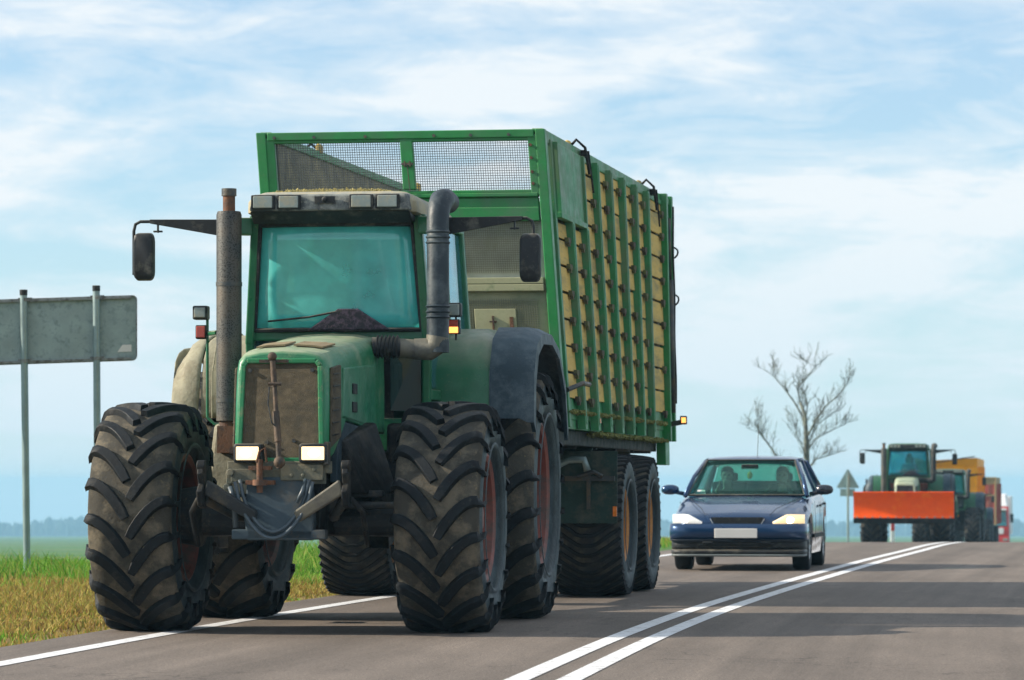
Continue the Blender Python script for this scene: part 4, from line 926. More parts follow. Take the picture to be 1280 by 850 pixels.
        for k in range(8):
            ya = (.345 if k == 0 else 1.02+(k-1)*.85)+.045; yb = (1.02+k*.85)-.045 if k < 7 else 7.45
            z = 1.80; top = 3.34 if k < 2 else 4.0
            while z < top-.03:
                hgt = min(.232, top-z); x0 = s*(HW-.006)
                j = rnd.uniform(-.006, .006)
                b.hexa([(x0+s*.006+j, ya, z), (x0+s*.006+j, yb, z+j), (x0-s*.012, yb, z+j), (x0-s*.012, ya, z), (x0+j, ya, z+hgt-.02), (x0+j, yb, z+hgt-.02-j), (x0-s*.018, yb, z+hgt-.02), (x0-s*.018, ya, z+hgt-.02)])
                for yy in (yb-.10,):
                    if rnd.random() < .92: hk.box((x0+s*.022, yy, z-.006), (.034, .16, .045)); hk.box((x0+s*.026, yy-.02, z-.035), (.028, .06, .05))
                z += hgt+.0
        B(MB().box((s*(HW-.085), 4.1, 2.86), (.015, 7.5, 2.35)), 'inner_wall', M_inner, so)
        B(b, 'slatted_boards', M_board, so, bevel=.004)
        B(hk, 'brackets', M_rust2, so)['kind'] = 'stuff'
        # ledge of chopped maize along ribs
        # rear corner: frame, hydraulic ram and hoses
        rr = MB()
        for y0 in (7.5, 7.9): rr.box((s*(HW+.01), y0, 2.80), (.10, .10, 2.6))
        for z in (1.7, 2.35, 3.0, 3.55, 4.04): rr.box((s*(HW), 7.7, z), (.07, .3, .06))
        rr.box((s*(HW-.06), 7.72, 1.42), (.1, .35, .34))
        ro = B(rr, 'rear_frame', M_tgreen, so, bevel=.006)
        B(MB().tube([(s*(HW+.06), 7.62, 1.8), (s*(HW+.06), 7.62, 3.2)], .035, 10).tube([(s*(HW+.06), 7.62, 3.2), (s*(HW+.06), 7.62, 3.85)], .018, 8), 'hydraulic_ram', M_steel, ro, smooth=True)
        for z in (3.5, 3.0):
            B(MB().tube([(s*(HW+.05+.075*math.sin(t*.524)), 7.85+.05*math.cos(t*.9), z+.06*math.cos(t*.524)) for t in range(13)], .010, 6), 'hose_loop', M_black, ro, smooth=True)
        B(MB().tube([(s*(HW+.09), 7.7+.03*math.sin(i*.9), 1.9+i*.13) for i in range(17)], .012, 6), 'hose', M_black, ro, smooth=True)
        # tarpaulin straps and clips on the top rail
        for y0 in (2.0, 6.55):
            m = MB().tube([(s*(HW-.10), y0, 4.10), (s*(HW-.02), y0-.04, 4.17), (s*(HW+.05), y0, 4.10), (s*(HW+.07), y0+.05, 3.86)], .014, 6).box((s*(HW+.03), y0+.08, 4.05), (.05, .16, .06)); m.tube([(s*(HW+.06), y0+.12, 4.08), (s*(HW+.08), y0+.16, 3.7)], .01, 6)
            B(m, 'hinge', M_under, so)
            B(MB().box((s*(HW-.10), y0-.03, 4.12), (.05, .12, .09)), 'pad', M_board, so, bevel=.02)
        # marker arm with lit lamp
        am = MB().beam((s*(HW), 7.55, 1.67), (s*(HW+.17), 7.50, 1.70), .05, .05).box((s*HW, 7.55, 1.67), (.05, .12, .1))
        ao = B(am, 'lamp_arm', M_steel, root)
        B(MB().tube([(s*(HW+.02), .2, 1.86), (s*(HW+.13), .42, 1.92), (s*(HW+.13), .8, 1.92)], .022, 8), 'grab_rail', M_steel, root)
        lb = B(MB().box((s*(HW+.19), 7.49, 1.72), (.07, .07, .09)), 'marker_lamp', M_black, ao, bevel=.01); B(MB().box((s*(HW+.195), 7.45, 1.72), (.045, .012, .055)), 'lens', M_amber, lb)
        B(MB().box((s*(HW+.05), 1.9, 1.62), (.03, .05, .04)), 'side_reflector', M_amber_off, so)
    # rear gate
    B(MB().box((0, LEN-.04, 2.3), (2.3, .06, 1.5)), 'rear_gate', M_inner, root)
    B(MB().box((0, LEN-.04, 4.03), (2.35, .07, .07)), 'rear_rail', M_tgreen2, root)
    # load of chopped maize lying low inside
    # --- running gear
    uc = MB()
    for s in (-1, 1): uc.box((s*.45, 4.0, 1.32), (.12, 7.6, .24)); uc.box((s*1.08, 3.95, 1.46), (.10, 7.4, .14))
    for yy in (.4, 1.8, 3.2, 4.6, 6.0, 7.4): uc.box((0, yy, 1.42), (2.2, .08, .10))
    uc.box((0, 3.9, 1.05), (.8, 2.9, .30)); uc.beam((0, -.1, 1.1), (0, -1.9, .62), .18, .2); uc.beam((.45, .6, 1.3), (.06, -1.0, .85), .08, .12); uc.beam((-.45, .6, 1.3), (-.06, -1.0, .85), .08, .12)
    uc.box((0, .5, 1.18), (1.9, .5, .30)); uc.box((0, 7.0, 1.25), (1.6, .8, .35)); uc.box((0, .35, .95), (.7, .3, .3))
    uo = uc.build('chassis', M_under, root, bevel=.01)
    for yy in (3.10, 4.95):
        MB().tube([(-1.0, yy, .66), (1.0, yy, .66)], .075, 12).box((.45, yy, .85), (.12, .9, .1)).box((-.45, yy, .85), (.12, .9, .1)).build('axle', M_under, uo)
        for s in (-1, 1):
            wheel(root, (s*1.10, yy, .665), .68, .64, .34, 44, .02, 'flot', s, [M_tread2, M_rubber, M_side, M_rimy], .03)
    for s in (-1, 1):
        # mudguards over the wheels and the flap hanging before them
        mg = MB(); g = []
        for i in range(13):
            t = i/12; yy = 2.35+3.5*t; g.append([(s*(.76+.35*j/2), yy, 1.40+.03*math.sin(math.pi*t)-.35*max(0, (.12-t)/.12)-.2*max(0, (t-.9)/.1)) for j in range(3)])
        mg.sheet(g, .012); mgo = mg.build('mudguard', M_flap, root)
        fp_ = MB().box((s*.98, 2.30, 1.02), (.86, .015, .66)); fpo = fp_.build('mud_flap', M_flap, mgo, bevel=.004)
        br = MB().box((s*.96, 2.27, 1.10), (.86, .03, .045)).box((s*.70, 2.26, 1.0), (.03, .02, .32)).box((s*1.15, 2.26, 1.0), (.035, .02, .36)).tube([(s*1.05, 2.24, 1.12), (s*1.2, 2.24, 1.16), (s*1.28, 2.24, 1.12)], .02, 6)
        br.build('flap_bracket', M_steel, fpo)
        MB().box((s*1.39, 2.28, .80), (.035, .02, .09)).build('reflector', M_amber_off, fpo)
        MB().tube([(s*.84, 2.2, 1.10), (s*.88, 2.18, 1.22), (s*.98, 2.18, 1.27), (s*1.12, 2.18, 1.27), (s*1.15, 2.18, 1.17)], .034, 10).build('grab_hook', M_galv, uo, smooth=True)
    return root
M_rust2 = mat('dark_bracket', (0.055, 0.045, 0.03), 0.8, dirt=(0.12, 0.14, 0.05), dirt_amt=.5, dirt_scale=8)
M_amber_off = mat('amber_reflector', (0.7, 0.2, 0.03), 0.3)
M_flap = mat('dark_green_flap', (0.018, 0.045, 0.04), 0.6, dirt=(0.07, 0.075, 0.06), dirt_amt=.45, dirt_scale=5, bump=.2, spec=0.25)
trailer = build_trailer()

# chopped crop spilled on the cab roof and along the trailer's lower ledge
def chaff(name, boxes, n, m, label, size=.012, seed=4):
    rnd = random.Random(seed); mb = MB()
    for i in range(n):
        x0, x1, y0, y1, z0, z1, rz, ox, oy = rnd.choice(boxes)
        x = rnd.uniform(x0, x1); y = rnd.uniform(y0, y1); e = min(1, (x-x0)/.12, (x1-x)/.12); z = z0+(z1-z0)*rnd.random()**2*max(.1, e)
        X = ox+x*math.cos(rz)-y*math.sin(rz); Y = oy+x*math.sin(rz)+y*math.cos(rz)
        s = size*rnd.uniform(.5, 1.5); mb.box((X, Y, z), (s*rnd.uniform(.8, 2.5), s, s*.6), (rnd.uniform(0, 3), rnd.uniform(0, 3), rnd.uniform(0, 3)))
    return tag(mb.build(name, m), label, 'chaff', kind='stuff')
T0 = (TR, -1.505, 26.86)
chaff('silage_chaff', [(-.50, .35, 1.25, 2.6, 3.228, 3.262, *T0), (-.45, .5, 1.16, 1.5, 3.215, 3.248, *T0)], 9000, M_chaff, 'yellow chopped crop spilled on the roof of the nearest tractor', .006)
G0 = (R(-9), -.79, 32.3)
chaff('silage_chaff', [(1.14, 1.30, 2.2, 7.3, 1.50, 1.53, *G0), (1.20, 1.30, .2, 7.3, 1.675, 1.70, *G0)], 2600, M_chaffg, 'green and yellow chopped crop lying along the lower ledge of the tall silage trailer', .016, 9)

# ------------------------------------------------------------------ blue car
def build_car():
    Y0 = 46.2
    root = empty('car', (2.84, Y0, zroad(Y0)), R(-8.5), .975)
    tag(root, 'dark blue hatchback with its headlights on, following beside the silage trailer', 'car')
    # stations: y, belt half width, z top at centre, z top at the side, z shoulder, z low
    FA, RA, WR = .0, 2.60, .31
    def zlow(y):
        z = .20 if y > -.5 else .24
        for a in (FA, RA):
            d = abs(y-a)
            if d < .37: z = max(z, .30+math.sqrt(.37**2-d*d))
        return z
    ST = [(-.83, .55, .60, .58, .50), (-.80, .68, .66, .63, .55), (-.72, .76, .715, .67, .58), (-.55, .815, .76, .715, .62), (-.30, .84, .82, .77, .68), (0, .85, .875, .83, .73), (.25, .855, .915, .875, .78), (.45, .857, .945, .905, .82),
          (.7, .858, .955, .93, .84), (1.2, .86, .955, .94, .85), (1.8, .86, .96, .95, .86), (2.4, .86, .97, .96, .87), (2.8, .85, .98, .97, .88), (3.1, .82, .98, .97, .88), (3.3, .74, .95, .93, .84)]
    ys = [-.83, -.80, -.76, -.72, -.66, -.6, -.55, -.48, -.42]+[-.37+.0617*i for i in range(13)]+[.45, .6, .8, 1.0, 1.3, 1.6, 1.9, 2.1]+[2.23+.0617*i for i in range(13)]+[3.05, 3.1, 3.2, 3.3]
    def at(y):
        for i in range(len(ST)-1):
            if ST[i][0] <= y <= ST[i+1][0]+1e-9:
                t = (y-ST[i][0])/(ST[i+1][0]-ST[i][0]); return [a+(b-a)*t for a, b in zip(ST[i], ST[i+1])]
        return list(ST[-1])
    rings = []
    for y in ys:
        _, w, zc, zs, zsh = at(y); zl = zlow(y)
        zl = min(zl, zsh-.06)
        half = [(w*.965, zl), (w*.995, zl+(zsh-zl)*.35), (w*1.0, zl+(zsh-zl)*.7), (w*.985, zsh), (w*.93, zs-.02), (w*.82, zs+(zc-zs)*.35), (w*.62, zs+(zc-zs)*.70), (w*.3, zc-.005), (0, zc)]
        rings.append([(x, y, z) for x, z in half]+[(-x, y, z) for x, z in reversed(half[:-1])])
    body = MB().loft(rings, True, True).build('body', M_car, root, auto=True, bevel=0)
    # bumper: lower front with wrap
    def wrap(z0, z1, out, m, nm, par, hw=.845, yb=-.30, yf=-.86, bev=.012):
        g = []
        for i in range(5):
            t = i/4; z = z0+(z1-z0)*t; row = []
            bul = out*math.sin(math.pi*(.15+.7*t))
            for j in range(25):
                u = -1+j/12; a = abs(u); x = math.copysign(hw*(1-(1-min(1, a*1.25))**1.9 if a < .8 else 1), u) if a > 0 else 0
                y = yf-bul+(.0 if a < .3 else 0)+(max(0, a-.3)/.5)**2.4*.20 if a < .8 else yf-bul+.20+(a-.8)/.2*(yb-yf-.20)
                row.append((x*(1+bul*.3), y, z))
            g.append(row)
        return MB().sheet(g, -.03).build(nm, m, par, smooth=True)
    bp = wrap(.39, .585, .05, M_car, 'front_bumper', root)
    wrap(.27, .375, .02, M_black, 'bumper_grille', bp, hw=.83, yf=-.845); wrap(.375, .392, .045, M_carline, 'bumper_strip', bp); wrap(.375-.01, .30, .0, M_black, 'lower_intake', bp, hw=.8, yf=-.835) if False else None
    wrap(.20, .268, .045, M_black, 'lower_bumper', bp, hw=.825); wrap(.178, .212, .055, M_lip, 'lip_spoiler', bp, hw=.82)
    for z in (.30, .335): wrap(z, z+.008, .03, M_black, 'intake_slat', bp, hw=.55, yb=-.7)
    pl = MB().box((-.01, -.93, .468), (.53, .012, .118)).build('number_plate', M_whitep, bp, bevel=.006)
    # grille
    gl = MB().prism([(-.33, .665), (-.28, .575), (.28, .575), (.33, .665)], 'y', -.845, -.79).build('grille', M_black, body)
    MB().tube([(-.335, -.84, .645), (-.29, -.86, .567), (.29, -.86, .567), (.335, -.84, .645)], .007, 6).build('grille_trim', M_chrome, gl)
    # headlights
    for s in (-1, 1):
        g = []
        for i in range(5):
            t = i/4; row = []
            for j in range(8):
                u = j/7; x = .44+.375*u; y = -.815+.03*u+.33*max(0, u-.45)**1.3
                zb = .578+.012*u; zt = .60+.10*min(1, u*2.2)-.01*max(0, u-.7)
                row.append((s*x, y-.012*math.sin(math.pi*t), zb+(zt-zb)*t))
            g.append(row)
        hl = MB().sheet(g, .012*s).build('headlight', M_lens if s < 0 else M_lensw, root, smooth=True); MB().ball((s*.64, -.80, .63), .050, 14, (1.2, .5, .8)).build('bulb', M_bulb if s > 0 else M_lampw, hl, smooth=True)
        MB().box((s*.72, -.60, .335), (.10, .01, .03)).build('side_light', M_lip, hl)
    for s in (-1, 1): MB().box((s*.36, -.895, .352), (.13, .02, .03)).build('fog_light', M_black, bp, bevel=.008)
    # bonnet shut lines
    for s in (-1, 1):
        MB().tube([(s*.40, -.795, .69), (s*.47, -.60, .775), (s*.60, -.2, .845), (s*.72, .30, .905)], .0035, 4).build('bonnet_seam', M_under, body)
    for s in (-1, 1): MB().box((s*.42, .46, .952), (.16, .04, .008)).build('cowl_vent', M_under, body)
    # greenhouse
    def gh(y, z):   # half width of glasshouse at height
        return .80-(z-.93)*.40
    A0, A1, C1, C0 = (.46, .935), (1.22, 1.395), (2.75, 1.385), (3.28, .97)
    rings = []
    for y, z, w, dr in ((1.16, 1.365, .56, .0), (1.22, 1.39, .585, .0), (1.5, 1.42, .61, 0), (2.0, 1.43, .615, 0), (2.5, 1.41, .605, 0), (2.78, 1.375, .59, 0)):
        half = [(w, z-.035), (w*.97, z-.012), (w*.8, z+.004), (w*.4, z+.014), (0, z+.017)]
        rings.append([(x, y, zz) for x, zz in half]+[(-x, y, zz) for x, zz in reversed(half[:-1])]+[(-x*.98, y, zz-.04) for x, zz in half]+[(x*.98, y, zz-.04) for x, zz in reversed(half[:-1])])
    rf = MB().loft(rings, True, True).build('roof', M_car, root, auto=True)
    for s in (-1, 1):
        pil = MB(); pil.tube([(s*.775, .42, .925), (s*.70, .80, 1.17), (s*.585, 1.20, 1.375)], [.030, .026, .026], 8); pil.tube([(s*.80, 1.70, .94), (s*.61, 1.72, 1.39)], .025, 8)
        pil.tube([(s*.585, 1.20, 1.375), (s*.612, 1.9, 1.40), (s*.59, 2.72, 1.36)], .024, 8); pil.tube([(s*.77, 3.15, .96), (s*.60, 2.72, 1.37)], [.055, .035], 8)
        pil.build('pillar', M_car, root, smooth=True)
    g = []
    for i in range(6):
        t = i/5; w = .745+(.565-.745)*t; g.append([(u/5*w, .46+(1.19-.46)*t-.10*(1-(u/5)**2)*(1-.5*t), .935+(1.385-.935)*t) for u in range(-5, 6)])
    ws = MB().sheet(g, -.005).build('windscreen', G_car, root, smooth=True)
    sl = MB(); sl.tube([Vector(p)+Vector((0, -.008, .0)) for p in g[0]], .014, 6); sl.tube([Vector(p)+Vector((0, -.006, 0)) for p in g[-1]], .012, 6)
    for j in (0, -1): sl.tube([Vector(r[j])+Vector((0, -.004, 0)) for r in g], .013, 6)
    sl.build('window_seal', M_black, ws)
    MB().box((-.58, .52, .99), (.10, .004, .035), (R(-55), 0, 0)).build('sticker', M_whitep, ws)
    g = []
    for i in range(4):
        t = i/3; w = .70+(.56-.70)*t; g.append([(u/3*w, 3.22+(2.78-3.22)*t, .97+(1.36-.97)*t) for u in range(-3, 4)])
    MB().sheet(g, .005).build('rear_window', G_car, root, smooth=True)
    for s in (-1, 1):
        MB().hexa([(s*.785, .60, .935), (s*.80, 1.68, .945), (s*.794, 1.68, .945), (s*.779, .60, .935), (s*.60, 1.27, 1.365), (s*.612, 1.70, 1.385), (s*.606, 1.70, 1.385), (s*.594, 1.27, 1.365)]).build('side_window', G_side, root)
        MB().hexa([(s*.80, 1.74, .945), (s*.775, 3.02, .965), (s*.769, 3.02, .965), (s*.794, 1.74, .945), (s*.612, 1.76, 1.385), (s*.595, 2.66, 1.365), (s*.589, 2.66, 1.365), (s*.606, 1.76, 1.385)]).build('side_window', G_side, root)
        dr = MB()
        for yy in (.62, 1.72, 2.62): dr.tube([(s*.868, yy, .34), (s*.870, yy, .62), (s*.858, yy, .86)], .003, 4)
        dr.box((s*.872, 1.52, .80), (.02, .16, .03)); dr.box((s*.865, 2.45, .82), (.02, .16, .03)); dr.box((s*.868, 1.3, .42), (.02, 1.9, .045))
        dr.build('door_trim', M_under, body)
        # door mirror
        mi = MB(); rings = []
        for y, k in ((.50, .35), (.515, .8), (.56, 1.0), (.62, .96), (.64, .85)):
            rings.append([(s*.985+.115*k*math.cos(a)*(1 if True else 0), y, 1.005+.065*k*math.copysign(abs(math.sin(a))**.7, math.sin(a))) for a in [2*math.pi*q/16 for q in range(16)]])
        mi.loft(rings, True, True); mi.beam((s*.80, .60, .95), (s*.92, .58, .975), .06, .05)
        mi.build('door_mirror', M_car if s < 0 else M_blackc, root, smooth=True)
        MB().box((s*.74, 3.22, .74), (.18, .18, .20)).build('tail_light', M_red, body, bevel=.02)
    # interior
    it = MB(); it.box((0, .80, .90), (1.36, .35, .10)); it.build('dashboard', M_black, root, bevel=.03)
    for s in (-1, 1):
        MB().box((s*.36, 1.80, .42), (.50, .50, .12)).box((s*.36, 2.06, .80), (.46, .12, .62), (R(-10), 0, 0)).box((s*.36, 2.11, 1.17), (.22, .07, .12), (R(-8), 0, 0)).build('front_seat', M_seat, root, bevel=.04)
    MB().box((0, 2.82, .95), (1.2, .14, .34)).box((0, 2.45, .6), (1.2, .5, .2)).build('rear_seat', M_seat, root, bevel=.05)
    MB().tube([(.36+.18*math.cos(a), 1.22+.05*math.sin(a), .93+.17*math.sin(a)) for a in [2*math.pi*k/20 for k in range(21)]], .014, 6).build('steering_wheel', M_black, root)
    MB().box((0, 1.0, 1.30), (.22, .03, .06)).build('interior_mirror', M_black, root, bevel=.01)
    MB().tube([(0, .99, 1.27), (0, .99, 1.23)], .003, 4).ball((0, .99, 1.19), .035, 10, (1, .5, 1.4)).build('air_freshener', M_gold, root)
    MB().box((0, 1.3, .30), (1.5, 3.2, .14)).box((0, -.35, .32), (1.4, .7, .14)).build('underbody', M_under, root)
    MB().tube([(.05, 1.55, 1.42), (.05, 1.75, 1.78)], .004, 5).build('antenna', M_black, root)
    for s in (-1, 1):
        for yy in (FA, RA):
            w = MB().lathe([(-.10, .18), (-.105, .28), (-.08, .305), (0, .31), (.08, .305), (.105, .28), (.10, .18)], (0, 0, 0), 'x', 36).build('wheel', M_rubber, root, smooth=True, loc=(s*.74, yy, .302))
            rm = MB().lathe([(s*.085, .19), (s*.095, .185), (s*.06, .16), (s*.05, .06), (s*.07, .03), (s*.07, .002)], (0, 0, 0), 'x', 28)
            for q in range(7):
                a = 2*math.pi*q/7; rm.beam((s*.08, .05*math.cos(a), .05*math.sin(a)), (s*.088, .175*math.cos(a), .175*math.sin(a)), .03, .012)
            rm.build('rim', M_chrome, w, auto=True)
    return root
def carpaint():
    m = mat('blue_car_paint', (0.002, 0.034, 0.105), 0.28, 0.45, coat=0.8, var=.02, var_scale=.3); return m
M_car = carpaint(); M_blackc = mat('dark_mirror', (0.01, 0.015, 0.03), .3, coat=.5); M_chrome = mat('silver_trim', (0.45, 0.47, 0.48), .3, .8)
M_lip = mat('grey_lip', (0.14, 0.165, 0.17), .5); M_carline = mat('dark_seam', (0.01, 0.02, 0.035), .5); M_whitep = mat('blank_plate', (0.62, 0.62, 0.60), .5, var=.02); M_gold = mat('gold_freshener', (0.55, 0.35, 0.06), .5)
car = build_car()
def carpt(p):
    v = car.matrix_basis @ Vector(p); return v
bpy.context.view_layer.update()

# ------------------------------------------------------------------ people in the vehicles
def inside(veh, p, *a, **k):
    o = person('person', tuple(veh.matrix_basis @ Vector(p)), *a, rz=veh.rotation_euler.z, **k); return o
inside(tractor, (.02, 2.26, 2.0), 'tractor driver behind the teal windscreen of the nearest tractor, both hands on the wheel', 'people sitting in the vehicles', M_skin, M_jack, M_hair, pose='drive', capped=True)
inside(car, (.36, 1.80, .40), 'driver in the blue car, wearing dark clothes and holding the wheel', 'people sitting in the vehicles', M_skin, M_jack, M_hair, pose='drive', scale=.93, low=True)
inside(car, (-.36, 1.78, .40), 'passenger in the blue car with one hand raised to the face', 'people sitting in the vehicles', M_skin, M_jack, M_hair, pose='face', scale=.93, low=True)

# ------------------------------------------------------------------ convoy behind
fz_ = lambda y: zroad(y)
far = build_tractor('plow', 'green tractor carrying a wide raised orange snow blade, beyond the blue car', 'tractors driving in the convoy', (12.05, 115, fz_(115)+.0), R(-8), .97)
inside(far, (.02, 2.40, 1.98), 'driver in a blue jacket inside the cab of the tractor with the orange blade', 'people sitting in the vehicles', M_skin, M_jack2, M_hair, pose='drive', scale=.97)
third = build_tractor('lit', 'green tractor with one bright headlight half hidden behind the orange blade', 'tractors driving in the convoy', (16.3, 141, fz_(141)), R(-9.5), .90)
fourth = copy_tree(third); fourth.location = (22.9, 190, fz_(190)); fourth['label'] = 'farthest green tractor, in front of the red and tan trailer'

def far_trailer(label, loc, rz, w, ln, z0, z1, m1, m2, tip=True):
    root = empty('trailer', loc, rz); tag(root, label, 'trailer', 'trailers pulled in the convoy')
    b = MB(); hw = w/2
    b.hexa([(-hw*.92, 0, z0), (hw*.92, 0, z0), (hw*.92, ln, z0), (-hw*.92, ln, z0), (-hw, -.15 if tip else 0, z1-.35), (hw, -.15 if tip else 0, z1-.35), (hw, ln, z1-.35), (-hw, ln, z1-.35)])
    bo = b.build('body', m1, root, bevel=.03)
    up = MB()
    if tip:   # raked front board with its top corner posts, and a stay running down to the left
        up.hexa([(-hw, -.15, z1-.35), (hw, -.15, z1-.35), (hw, -.07, z1-.35), (-hw, -.07, z1-.35), (-hw, -.30, z1-.14), (hw, -.30, z1), (hw, -.22, z1), (-hw, -.22, z1-.14)])
        for s in (-1, 1): up.hexa([(s*hw, -.15, z1-.35), (s*(hw-.07), -.15, z1-.35), (s*(hw-.07), ln, z1-.35), (s*hw, ln, z1-.35), (s*hw, -.30, z1), (s*(hw-.07), -.30, z1), (s*(hw-.07), ln, z1-.05), (s*hw, ln, z1-.05)])
    else:
        rect_frame(up, -hw, hw, z0, z1, -.05, .10, .08); up.box((0, -.05, (z0+z1)/2+.3), (w-.2, .08, .08)); up.box((0, .0, z1-.2), (w-.2, .05, .35))
        for s in (-1, 1): up.box((s*(hw-.04), ln/2, z1-.2), (.05, ln, .35))
    up.build('top_board', m2, bo, bevel=.01)
    if tip: MB().tube([(-hw+.4, -.25, z1-.25), (hw*.5, -.3, z1-.02), (hw-.1, -.3, z1+.05)], .025, 6).build('stay', M_black, bo)
    rb = MB()
    for x in (-.8, -.3, .3, .8): rb.hexa([(x-.04, -.03, z0+.05), (x+.04, -.03, z0+.05), (x+.04, .05, z0+.05), (x-.04, .05, z0+.05), (x-.04, -.18 if tip else -.03, z1-.4), (x+.04, -.18 if tip else -.03, z1-.4), (x+.04, 0, z1-.4), (x-.04, 0, z1-.4)])
    for s in (-1, 1):
        for k in range(7): rb.box((s*(hw+.0), .4+k*(ln-.8)/6, (z0+z1)/2-.15), (.10, .09, z1-z0-.4))
    rb.build('ribs', m1, bo)
    ch = MB().box((0, ln/2, z0-.15), (1.0, ln, .25)).beam((0, 0, z0-.2), (0, -2.0, .55), .15, .15); ch.build('chassis', M_under, root)
    for yy in (ln*.42, ln*.66):
        for s in (-1, 1):
            wheel(root, (s*(hw-.3), yy, .56), .58, .5, .30, 36, .02, 'flot', s, [M_tread2, M_rubber, M_side, M_rimy], .03)
    return root
M_otr = mat('orange_trailer_paint', (0.95, 0.38, 0.012), .5, dirt=(0.75, 0.3, 0.03), dirt_amt=.5, dirt_scale=1.5, spec=0.15)
M_rtr = mat('dull_red_paint', (0.38, 0.07, 0.05), .6, dirt=(0.28, 0.17, 0.11), dirt_amt=.4, dirt_scale=1.5); M_tan = mat('tan_panel', (0.34, 0.25, 0.13), .7)
far_trailer('orange tipping trailer rising behind the half hidden green tractor', (17.1, 148, fz_(148)), R(-9.5), 2.45, 6, 1.2, 3.50, M_otr, M_otr)
far_trailer('dull red trailer with a tan top board, behind the farthest tractor', (24.15, 197, fz_(197)), R(-9.5), 2.45, 6, 1.2, 3.72, M_rtr, M_tan, False)

def truck(loc, rz):
    root = empty('truck', loc, rz); tag(root, 'red and white truck, last in the convoy at the right', 'truck')
    W_ = 1.22
    def ring(y, z0, z1, w=W_): return [(-w, y, z0), (w, y, z0), (w, y, z1), (-w, y, z1)]
    cab = MB().hexa([(-W_, 0, .45), (W_, 0, .45), (W_, 2.2, .45), (-W_, 2.2, .45), (-W_, -.02, 1.55), (W_, -.02, 1.55), (W_, 2.2, 1.55), (-W_, 2.2, 1.55)])
    cab.hexa([(-W_, -.02, 1.555), (W_, -.02, 1.555), (W_, 2.2, 1.555), (-W_, 2.2, 1.555), (-W_*.95, .22, 2.95), (W_*.95, .22, 2.95), (W_*.95, 2.2, 2.95), (-W_*.95, 2.2, 2.95)])
    co = cab.build('cab', M_redp, root, bevel=.05)
    MB().hexa([(-W_*.94, .20, 2.96), (W_*.94, .20, 2.96), (W_*.94, 2.2, 2.96), (-W_*.94, 2.2, 2.96), (-W_*.8, .75, 3.75), (W_*.8, .75, 3.75), (W_*.85, 2.2, 3.85), (-W_*.85, 2.2, 3.85)]).build('roof_fairing', M_wht, co, bevel=.08)
    MB().hexa([(-1.08, -.045, 1.62), (1.08, -.045, 1.62), (1.08, -.01, 1.62), (-1.08, -.01, 1.62), (-1.02, .13, 2.62), (1.02, .13, 2.62), (1.02, .17, 2.62), (-1.02, .17, 2.62)]).build('windscreen', G_far, co, bevel=.02)
    MB().box((0, -.03, 2.74), (2.1, .35, .14), (R(-10), 0, 0)).build('sun_visor', M_wht, co, bevel=.02)
    MB().box((0, -.03, 1.25), (1.7, .06, .42)).build('grille', M_wht, co, bevel=.02)
    bu = MB().box((0, -.08, .62), (2.46, .18, .42)).build('bumper', M_redp, co, bevel=.04)
    for s in (-1, 1):
        MB().box((s*.98, -.18, .66), (.34, .03, .18)).build('headlight', M_lampg, bu, bevel=.02)
        MB().box((s*1.42, .1, 2.15), (.22, .12, .62)).beam((s*1.42, .1, 2.2), (s*1.15, .25, 2.3), .04, .04).build('mirror', M_black, co, bevel=.03)
        for yy in (1.2, 4.6): MB().lathe([(-.15, .28), (-.16, .46), (-.1, .5), (.1, .5), (.16, .46), (.15, .28)], (0, 0, 0), 'x', 28).build('wheel', M_rubber, root, smooth=True, loc=(s*1.0, yy, .5))
    MB().box((0, 5.6, 2.3), (2.5, 6.2, 2.7)).build('box_body', M_wht, root, bevel=.03)
    MB().box((0, 4.5, .75), (.9, 8, .3)).build('chassis', M_under, root)
M_redp = mat('truck_red', (0.50, 0.02, 0.02), .4, coat=.3); M_wht = mat('truck_white', (0.72, 0.74, 0.76), .4)
truck((33.4, 262, fz_(262)), R(-9))

# ------------------------------------------------------------------ roadside furniture
def big_sign():
    root = empty('road_sign', (-5.85, 43, ground(-10, 43)), R(3)); tag(root, 'back of a wide grey road sign on two poles in the verge', 'road sign')
    # panel seen from behind: sheet, rim flange, clamps
    def tilt(v): x, y, z = v; return (x, y, z+.035*x)
    def TB(mb, n, m, p, **k): mb.v = [tilt(v) for v in mb.v]; return mb.build(n, m, p, **k)
    pts = []
    for cx_, cz_, a0 in ((1.50, 3.12, 0), (-1.4, 3.12, 90), (-1.4, 2.48, 180), (1.50, 2.48, 270)):
        for q in range(5): a = R(a0+q*22.5); pts.append((cx_+.05*math.cos(a), cz_+.05*math.sin(a)))
    po = TB(MB().prism(pts, 'y', .05, .056), 'panel', M_signback, root)
    rm = MB()
    for a, b in zip(pts, pts[1:]+pts[:1]): rm.beam((a[0], .04, a[1]), (b[0], .04, b[1]), .012, .035, up=(0, 1, 0))
    TB(rm, 'rim', M_signrim, po)
    for z in (3.15, 2.45):
        TB(MB().box((.05, .022, z), (2.88, .03, .028)), 'rail', M_signrim, po, bevel=.003)
    TB(MB().prism([(1.33, 2.53), (1.49, 2.53), (1.49, 2.61), (1.385, 2.61)], 'y', .044, .049), 'sticker', M_whitep, po)
    for x, h, lean in ((.28, 3.25, -.03), (1.10, 3.30, -.015)):
        p = MB().tube([(x-lean, 0, -.6), (x+lean*.5, -.03, h)], .041, 16).build('pole', M_galv, root, auto=True)
        MB().lathe([(h-.03, .044), (h+.03, .046), (h+.035, .04), (h+.035, .001)], (x+lean*.5, -.03, 0), 'z', 16).build('cap', M_black, p, auto=True)
        for z in (3.16, 2.46):
            TB(MB().lathe([(z-.02, .043), (z-.02, .05), (z+.02, .05), (z+.02, .043)], (x, -.022, 0), 'z', 16).box((x, .02, z), (.16, .035, .05)), 'clamp', M_signrim, p)
        
